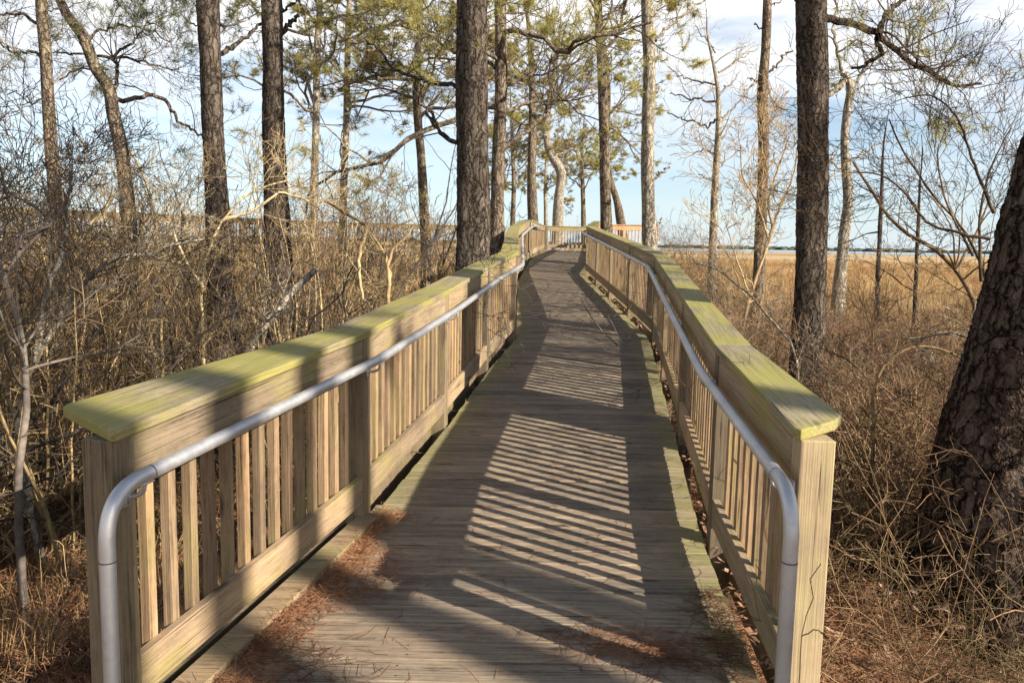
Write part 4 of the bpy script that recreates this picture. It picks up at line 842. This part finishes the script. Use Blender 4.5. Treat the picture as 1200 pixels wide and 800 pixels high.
# ------------------------------------------------------------------ stuff: tangles, grass, litter
def gn_group():
    g = bpy.data.node_groups.new('scatter_on_marked_points', 'GeometryNodeTree')
    g.interface.new_socket('Geometry', in_out='INPUT', socket_type='NodeSocketGeometry'); g.interface.new_socket('Geometry', in_out='OUTPUT', socket_type='NodeSocketGeometry')
    gi = g.nodes.new('NodeGroupInput'); go = g.nodes.new('NodeGroupOutput')
    a = g.nodes.new('GeometryNodeInputNamedAttribute'); a.data_type = 'FLOAT_VECTOR'; a.inputs[0].default_value = 'rot'
    b = g.nodes.new('GeometryNodeInputNamedAttribute'); b.data_type = 'FLOAT_VECTOR'; b.inputs[0].default_value = 'scl'
    m = g.nodes.new('GeometryNodeInputNamedAttribute'); m.data_type = 'BOOLEAN'; m.inputs[0].default_value = 'seedpt'
    sp = g.nodes.new('GeometryNodeSeparateGeometry'); sp.domain = 'POINT'; ip = g.nodes.new('GeometryNodeInstanceOnPoints')
    L = g.links.new; L(gi.outputs[0], sp.inputs[0]); L(m.outputs[0], sp.inputs[1]); L(sp.outputs[0], ip.inputs['Points']); L(sp.outputs[1], ip.inputs['Instance'])
    L(a.outputs[0], ip.inputs['Rotation']); L(b.outputs[0], ip.inputs['Scale']); L(ip.outputs[0], go.inputs[0]); return g
GN = gn_group()
def stuff(name, label, cat, V, F, pts, mats, smin=0.8, smax=1.25, tilt=0.12, midx=None, zs=None, scl=None):
    """one object: the clump mesh plus marked loose points on which it is repeated"""
    pts = np.asarray(pts); nv = len(V); me = make_mesh(name, np.concatenate([V, pts]), F, False, mats); k = len(pts)
    if midx is not None: me.polygons.foreach_set('material_index', midx.astype(np.int32))
    a = me.attributes.new('seedpt', 'BOOLEAN', 'POINT'); a.data.foreach_set('value', np.concatenate([np.zeros(nv, bool), np.ones(k, bool)]))
    rot = np.zeros((nv+k, 3), np.float32); rot[nv:, 0] = rng.normal(size=k)*tilt; rot[nv:, 1] = rng.normal(size=k)*tilt; rot[nv:, 2] = rng.uniform(0, 6.28, k)
    a = me.attributes.new('rot', 'FLOAT_VECTOR', 'POINT'); a.data.foreach_set('vector', rot.ravel())
    s = np.ones((nv+k, 3), np.float32); ss = rng.uniform(smin, smax, k)[:, None] if scl is None else np.asarray(scl)[:, None]; s[nv:] = ss; s[nv:, 2] *= rng.uniform(0.8, 1.2, k) if zs is None else zs
    a = me.attributes.new('scl', 'FLOAT_VECTOR', 'POINT'); a.data.foreach_set('vector', s.ravel())
    o = link(name, me); md = o.modifiers.new('scatter', 'NODES'); md.node_group = GN; tag(o, label, cat, kind='stuff'); return o
def on_ground(xy): xy = np.asarray(xy); return np.column_stack([xy, gz(xy[:, 0], xy[:, 1])])
def scatter(n, y0, y1, side, pad, fx=0.72, pw=1.0, xmax=99):
    L = []
    while len(L) < n:
        y = y0+(y1-y0)*rng.uniform()**pw
        if side < 0: x = rng.uniform(-fx*y-1.2, interp(LN, y)-pad)
        else: x = rng.uniform(interp(RN, y)+pad, min(fx*y+1.5, xmax))
        if side > 0 and y < 5.4 and x > 1.25+0.1*y and x/y > 0.42 and rng.uniform() < 0.85: continue
        L.append((x, y))
    return on_ground(L)
def tangle(n, R0, H, r, wig=0.2, seg=7, Lm=(0.5, 1.4), horiz=0.8, r2=1.0, kids=(3, 2)):
    out = []; q = dict(seg=[0.13, 0.08, 0.06], wig=[wig, 0.22, 0.25], up=[-0.04, 0.0, 0.0], kids=list(kids), ang=(0.5, 1.3), ratio=(0.2, 0.5), rmin=r*0.42, taper=0.4, k0=0.15)
    for i in range(n):
        a = rng.uniform(0, 6.28); rr = R0*math.sqrt(rng.uniform()); low = rng.uniform() < 0.6
        p = (math.cos(a)*rr, math.sin(a)*rr, -0.05 if low else rng.uniform(0, H*0.6)); d = rng.normal(size=3); d[2] = abs(d[2])*(1.5 if low else 0.3)
        grow(out, [], p, d, rng.uniform(*Lm)*(H if low else 0.8), r*rng.uniform(0.5, 1.5), 0, q)
    o2 = []
    for P, R_ in out:
        P = P.copy(); P[:, 2] = np.where(P[:, 2] < -0.05, -0.05-(P[:, 2]+0.05)*0.6, P[:, 2]); o2.append((P, R_))
    return tubes(o2, 3)
def blades(n, R0, H, w, bend=0.5, seg=3):
    a = rng.uniform(0, 6.28, n); rr = R0*np.sqrt(rng.uniform(size=n)); P = np.column_stack([np.cos(a)*rr, np.sin(a)*rr, np.full(n, -0.04)])
    az = rng.uniform(0, 6.28, n); ln = H*rng.uniform(0.45, 1.1, n); bd = bend*rng.uniform(0.1, 1.2, n); sd = np.column_stack([-np.sin(az), np.cos(az), np.zeros(n)])*w/2
    Vs = []
    for k in range(seg+1):
        t = k/seg; c = P+np.column_stack([np.cos(az)*ln*bd*t*t, np.sin(az)*ln*bd*t*t, ln*t*(1-0.35*bd*t)]); ww = (1-0.85*t); Vs += [c-sd*ww, c+sd*ww]
    V = np.stack(Vs, 1).reshape(-1, 3); m = 2*(seg+1); i = np.arange(n)[:, None]*m+np.arange(seg)[None, :]*2
    F = np.stack([i, i+1, i+3, i+2], -1).reshape(-1, 4); return V, F
# right: brier tangle close to the viewer
v, f = tangle(62, 0.7, 0.75, 0.0032); stuff('brier_tangle', 'knee-high tangle of thin tan and brown briers right of the boardwalk', 'brier tangle', v, f, scatter(130, 2.8, 15, 1, 1.35, 0.95, 1.0), [tw_tan])
v, f = tangle(32, 0.6, 0.6, 0.0022); stuff('green_brier_tangle', 'thin greenish brier stems woven through the scrub beside the right railing', 'brier tangle', v, f, scatter(36, 2.8, 9, 1, 1.15, 0.95), [tw_green])
v, f = tangle(62, 0.8, 1.0, 0.0042); stuff('brush_tangle', 'dark reddish-brown brush under the trees right of the boardwalk', 'brush', v, f, scatter(250, 4.5, 20, 1, 1.3, 0.8), [tw_rust], 0.9, 1.5)
v, f = tangle(70, 0.5, 0.45, 0.0030); stuff('brush_tangle', 'low grey-brown brush and dead vines at the foot of the right end post', 'brush', v, f, scatter(46, 2.2, 5.2, 1, 0.75, 1.1), [tw_brown], 0.7, 1.1)
# right: dry grass
v, f = blades(150, 0.4, 0.75, 0.006); stuff('dry_grass', 'dry orange-tan grass between the right railing and the marsh', 'grass', v, f, scatter(800, 7.5, 30, 1, 0.8, 0.85, 1.0), [tw_grass], 0.7, 1.15)
v, f = blades(170, 0.9, 0.8, 0.016, 0.35, 2); far = []
while len(far) < 2600:
    y = 24+150*rng.uniform()**1.6; x = rng.uniform(interp(RN, y)+1.5, 0.75*y+4); far.append((x, y))
stuff('marsh_grass', 'straw-coloured marsh grass stretching to the horizon', 'grass', v, f, on_ground(far), [tw_marsh], 0.7, 1.3, zs=0.8)
far = []
while len(far) < 700:
    y = 22+90*rng.uniform()**1.4; x = rng.uniform(-0.8*y, (interp(LN, y)-1.0 if y < 38 else 6)); far.append((x, y))
stuff('marsh_grass', 'straw-coloured grass seen through the stems behind the left thicket', 'grass', v, f, on_ground(far), [tw_marsh], 0.8, 1.4)
# left: undergrowth
v, f = tangle(40, 0.8, 1.3, 0.0052); stuff('brush_tangle', 'tan undergrowth of crossing twigs in the thicket left of the boardwalk', 'brush', v, f, scatter(55, 5.4, 22, -1, 1.6, 0.85, 1.0), [tw_tan], 0.8, 1.3)
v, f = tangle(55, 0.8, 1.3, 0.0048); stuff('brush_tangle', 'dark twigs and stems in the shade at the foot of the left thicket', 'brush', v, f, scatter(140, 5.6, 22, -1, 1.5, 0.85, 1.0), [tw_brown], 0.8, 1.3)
v, f = blades(120, 0.4, 0.45, 0.006); stuff('dry_grass', 'dry tan grass along the foot of the left thicket', 'grass', v, f, scatter(420, 3.6, 16, -1, 0.5, 0.8), [tw_grass], 0.5, 1.0)
v, f = tangle(26, 0.5, 0.4, 0.003); stuff('fallen_twigs', 'scattered fallen twigs on the needle litter at lower left', 'twigs', v, f, scatter(40, 1.9, 4.8, -1, 0.95, 1.1), [tw_brown], 0.6, 1.1)

def needle_litter(n, pos, zf, L=(0.08, 0.17), r=0.0012, lift=0.012):
    P = []
    for i in range(n):
        x, y, h = pos(); a = rng.uniform(0, 6.28); l = rng.uniform(*L); b = rng.normal()*0.35; z = zf(x, y)+rng.uniform(0.001, lift)*h+0.001; tl = rng.normal()*0.10*h
        pts = []
        for k in range(3):
            t = k/2-0.5; aa = a+b*t; pts.append((x+math.cos(aa)*l*t, y+math.sin(aa)*l*t, 0)); 
        pts = np.array(pts); pts[:, 2] = [max(z+tl*(k/2-0.5)*l*2, zf(pts[k][0], pts[k][1])+0.001) for k in range(3)]
        P.append((pts, np.array([r, r, r*0.6])))
    return tubes(P, 3)
def left_patch():
    while True:
        y = rng.uniform(2.2, 4.6); xl = interp(LN, y); w = 0.44*max(0.25, 1-abs(y-3.4)/1.6)*(0.75+0.45*math.sin(y*7)); x = xl+0.06+abs(rng.normal())*w*0.66
        if x < interp(RN, y)-0.3 and rng.uniform() < 0.9: return x, y, max(0.2, 2.0-1.6*(x-xl))
v, f = needle_litter(2500, left_patch, lambda x, y: dz(y)); o = link('fallen_needles', make_mesh('fallen_needles', v, f, mats=[tw_litter])); tag(o, 'thick drift of orange-brown pine needles on the deck along the left railing', 'pine needles', kind='stuff')
def right_patch():
    t = rng.uniform()
    if t < 0.55: y = rng.uniform(2.4, 3.75); return interp(RN, y)-0.03-abs(rng.normal())*0.09, y, 1.0
    x = rng.normal()*0.18+0.55; y = 3.22+rng.normal()*0.09+0.05*math.sin(x*6); return x, y, 0.6
v, f = needle_litter(750, right_patch, lambda x, y: dz(y)); o = link('fallen_needles', make_mesh('fallen_needles', v, f, mats=[tw_litter])); tag(o, 'small scatter of pine needles by the near end of the right railing', 'pine needles', kind='stuff')
def sparse():
    y = rng.uniform(2.4, 11); return rng.uniform(interp(LN, y)+0.05, interp(RN, y)-0.05), y, 0.3
v, f = needle_litter(420, sparse, lambda x, y: dz(y)); o = link('fallen_needles', make_mesh('fallen_needles', v, f, mats=[tw_litter])); tag(o, 'single pine needles strewn thinly over the deck boards', 'pine needles', kind='stuff')
# needles and leaves on the ground: clump repeated
v, f = needle_litter(260, lambda: (rng.uniform(-.4, .4), rng.uniform(-.4, .4), 2.5), lambda x, y: 0.0, (0.08, 0.18), 0.0016, 0.02)
stuff('ground_litter', 'orange-brown pine needles covering the ground below both railings', 'litter', v, f, np.concatenate([scatter(420, 1.8, 11, -1, 0.2, 1.0), scatter(110, 1.8, 8, 1, 0.2, 1.2)])+np.array([0, 0, 0.02]), [tw_litter], 0.9, 1.3, 0.05)
def leaves(n, R0, s):
    P = rng.normal(size=(n, 3))*[R0, R0, 0.01]; P[:, 2] = np.abs(P[:, 2])+0.01; a = rng.uniform(0, 6.28, n); t = rng.normal(size=(n, 2))*0.35
    ax = np.column_stack([np.cos(a), np.sin(a), t[:, 0]])*s; ay = np.column_stack([-np.sin(a), np.cos(a), t[:, 1]])*s*0.5
    V = np.stack([P-ax, P+ay, P+ax, P-ay], 1).reshape(-1, 3); return V, np.arange(4*n).reshape(-1, 4)
v, f = leaves(60, 0.35, 0.03); stuff('dead_leaves', 'curled dead leaves on the ground and caught under the right railing', 'leaves', v, f, np.concatenate([scatter(160, 2, 9, -1, 0.2, 1.0), scatter(160, 2, 12, 1, 0.2, 1.0)])+np.array([0, 0, 0.02]), [tw_leaf], 0.8, 1.2, 0.05)
# debris caught in the gap between deck and right bottom rail
P = []
for i in range(420):
    y = 2.6+15*rng.uniform()**1.3; x = interp(RN, y)+rng.uniform(-0.004, 0.06); P.append((x, y, dz(y)-0.02+rng.uniform(0, 0.03)))
P = np.array(P); n = len(P); a = rng.uniform(0, 6.28, n); s_ = rng.uniform(0.008, 0.022, n)[:, None]; t = rng.normal(size=(n, 2))*0.5
ax = np.column_stack([np.cos(a), np.sin(a), t[:, 0]])*s_; ay = np.column_stack([-np.sin(a), np.cos(a), t[:, 1]])*s_*0.6
o = link('dead_leaves', make_mesh('dead_leaves', np.stack([P-ax, P+ay, P+ax, P-ay], 1).reshape(-1, 3), np.arange(4*n).reshape(-1, 4), mats=[tw_leaf])); tag(o, 'crumbled leaf debris caught along the gap under the right railing', 'leaves', kind='stuff')

# far shore
P = []; V0 = []; F0 = []; off = 0
ang = np.arange(7)*2*np.pi/7
for i in range(1500):
    x = rng.uniform(-1900, 2300); y = 1950+rng.uniform(-60, 160)+0.04*abs(x); h = rng.uniform(4, 9); r = rng.uniform(9, 20)
    rings = [(0.0, 0.8), (0.45, 1.0), (0.8, 0.65), (1.0, 0.15)]
    for zt, rt in rings:
        k = r*rt*(1+rng.normal(size=7)*0.15); V0.append(np.column_stack([x+np.cos(ang)*k, y+np.sin(ang)*k, np.full(7, -0.6+h*zt)]))
    j = np.arange(3)[:, None]*7; kk = np.arange(7)[None, :]; F0.append(np.stack([j+kk, j+(kk+1) % 7, j+7+(kk+1) % 7, j+7+kk], -1).reshape(-1, 4)+off); off += 28
s = M('far_shore_trees', 0.95, 0.05); s.color(s.mix(s.noise(s.coord('World'), 0.05, 3), (0.05, 0.055, 0.04), (0.10, 0.10, 0.06)))
o = link('far_treeline', make_mesh('far_treeline', np.concatenate(V0), np.concatenate(F0), True, [s.m])); tag(o, 'far low wooded shore beyond the marsh on the horizon', 'woods', kind='stuff')
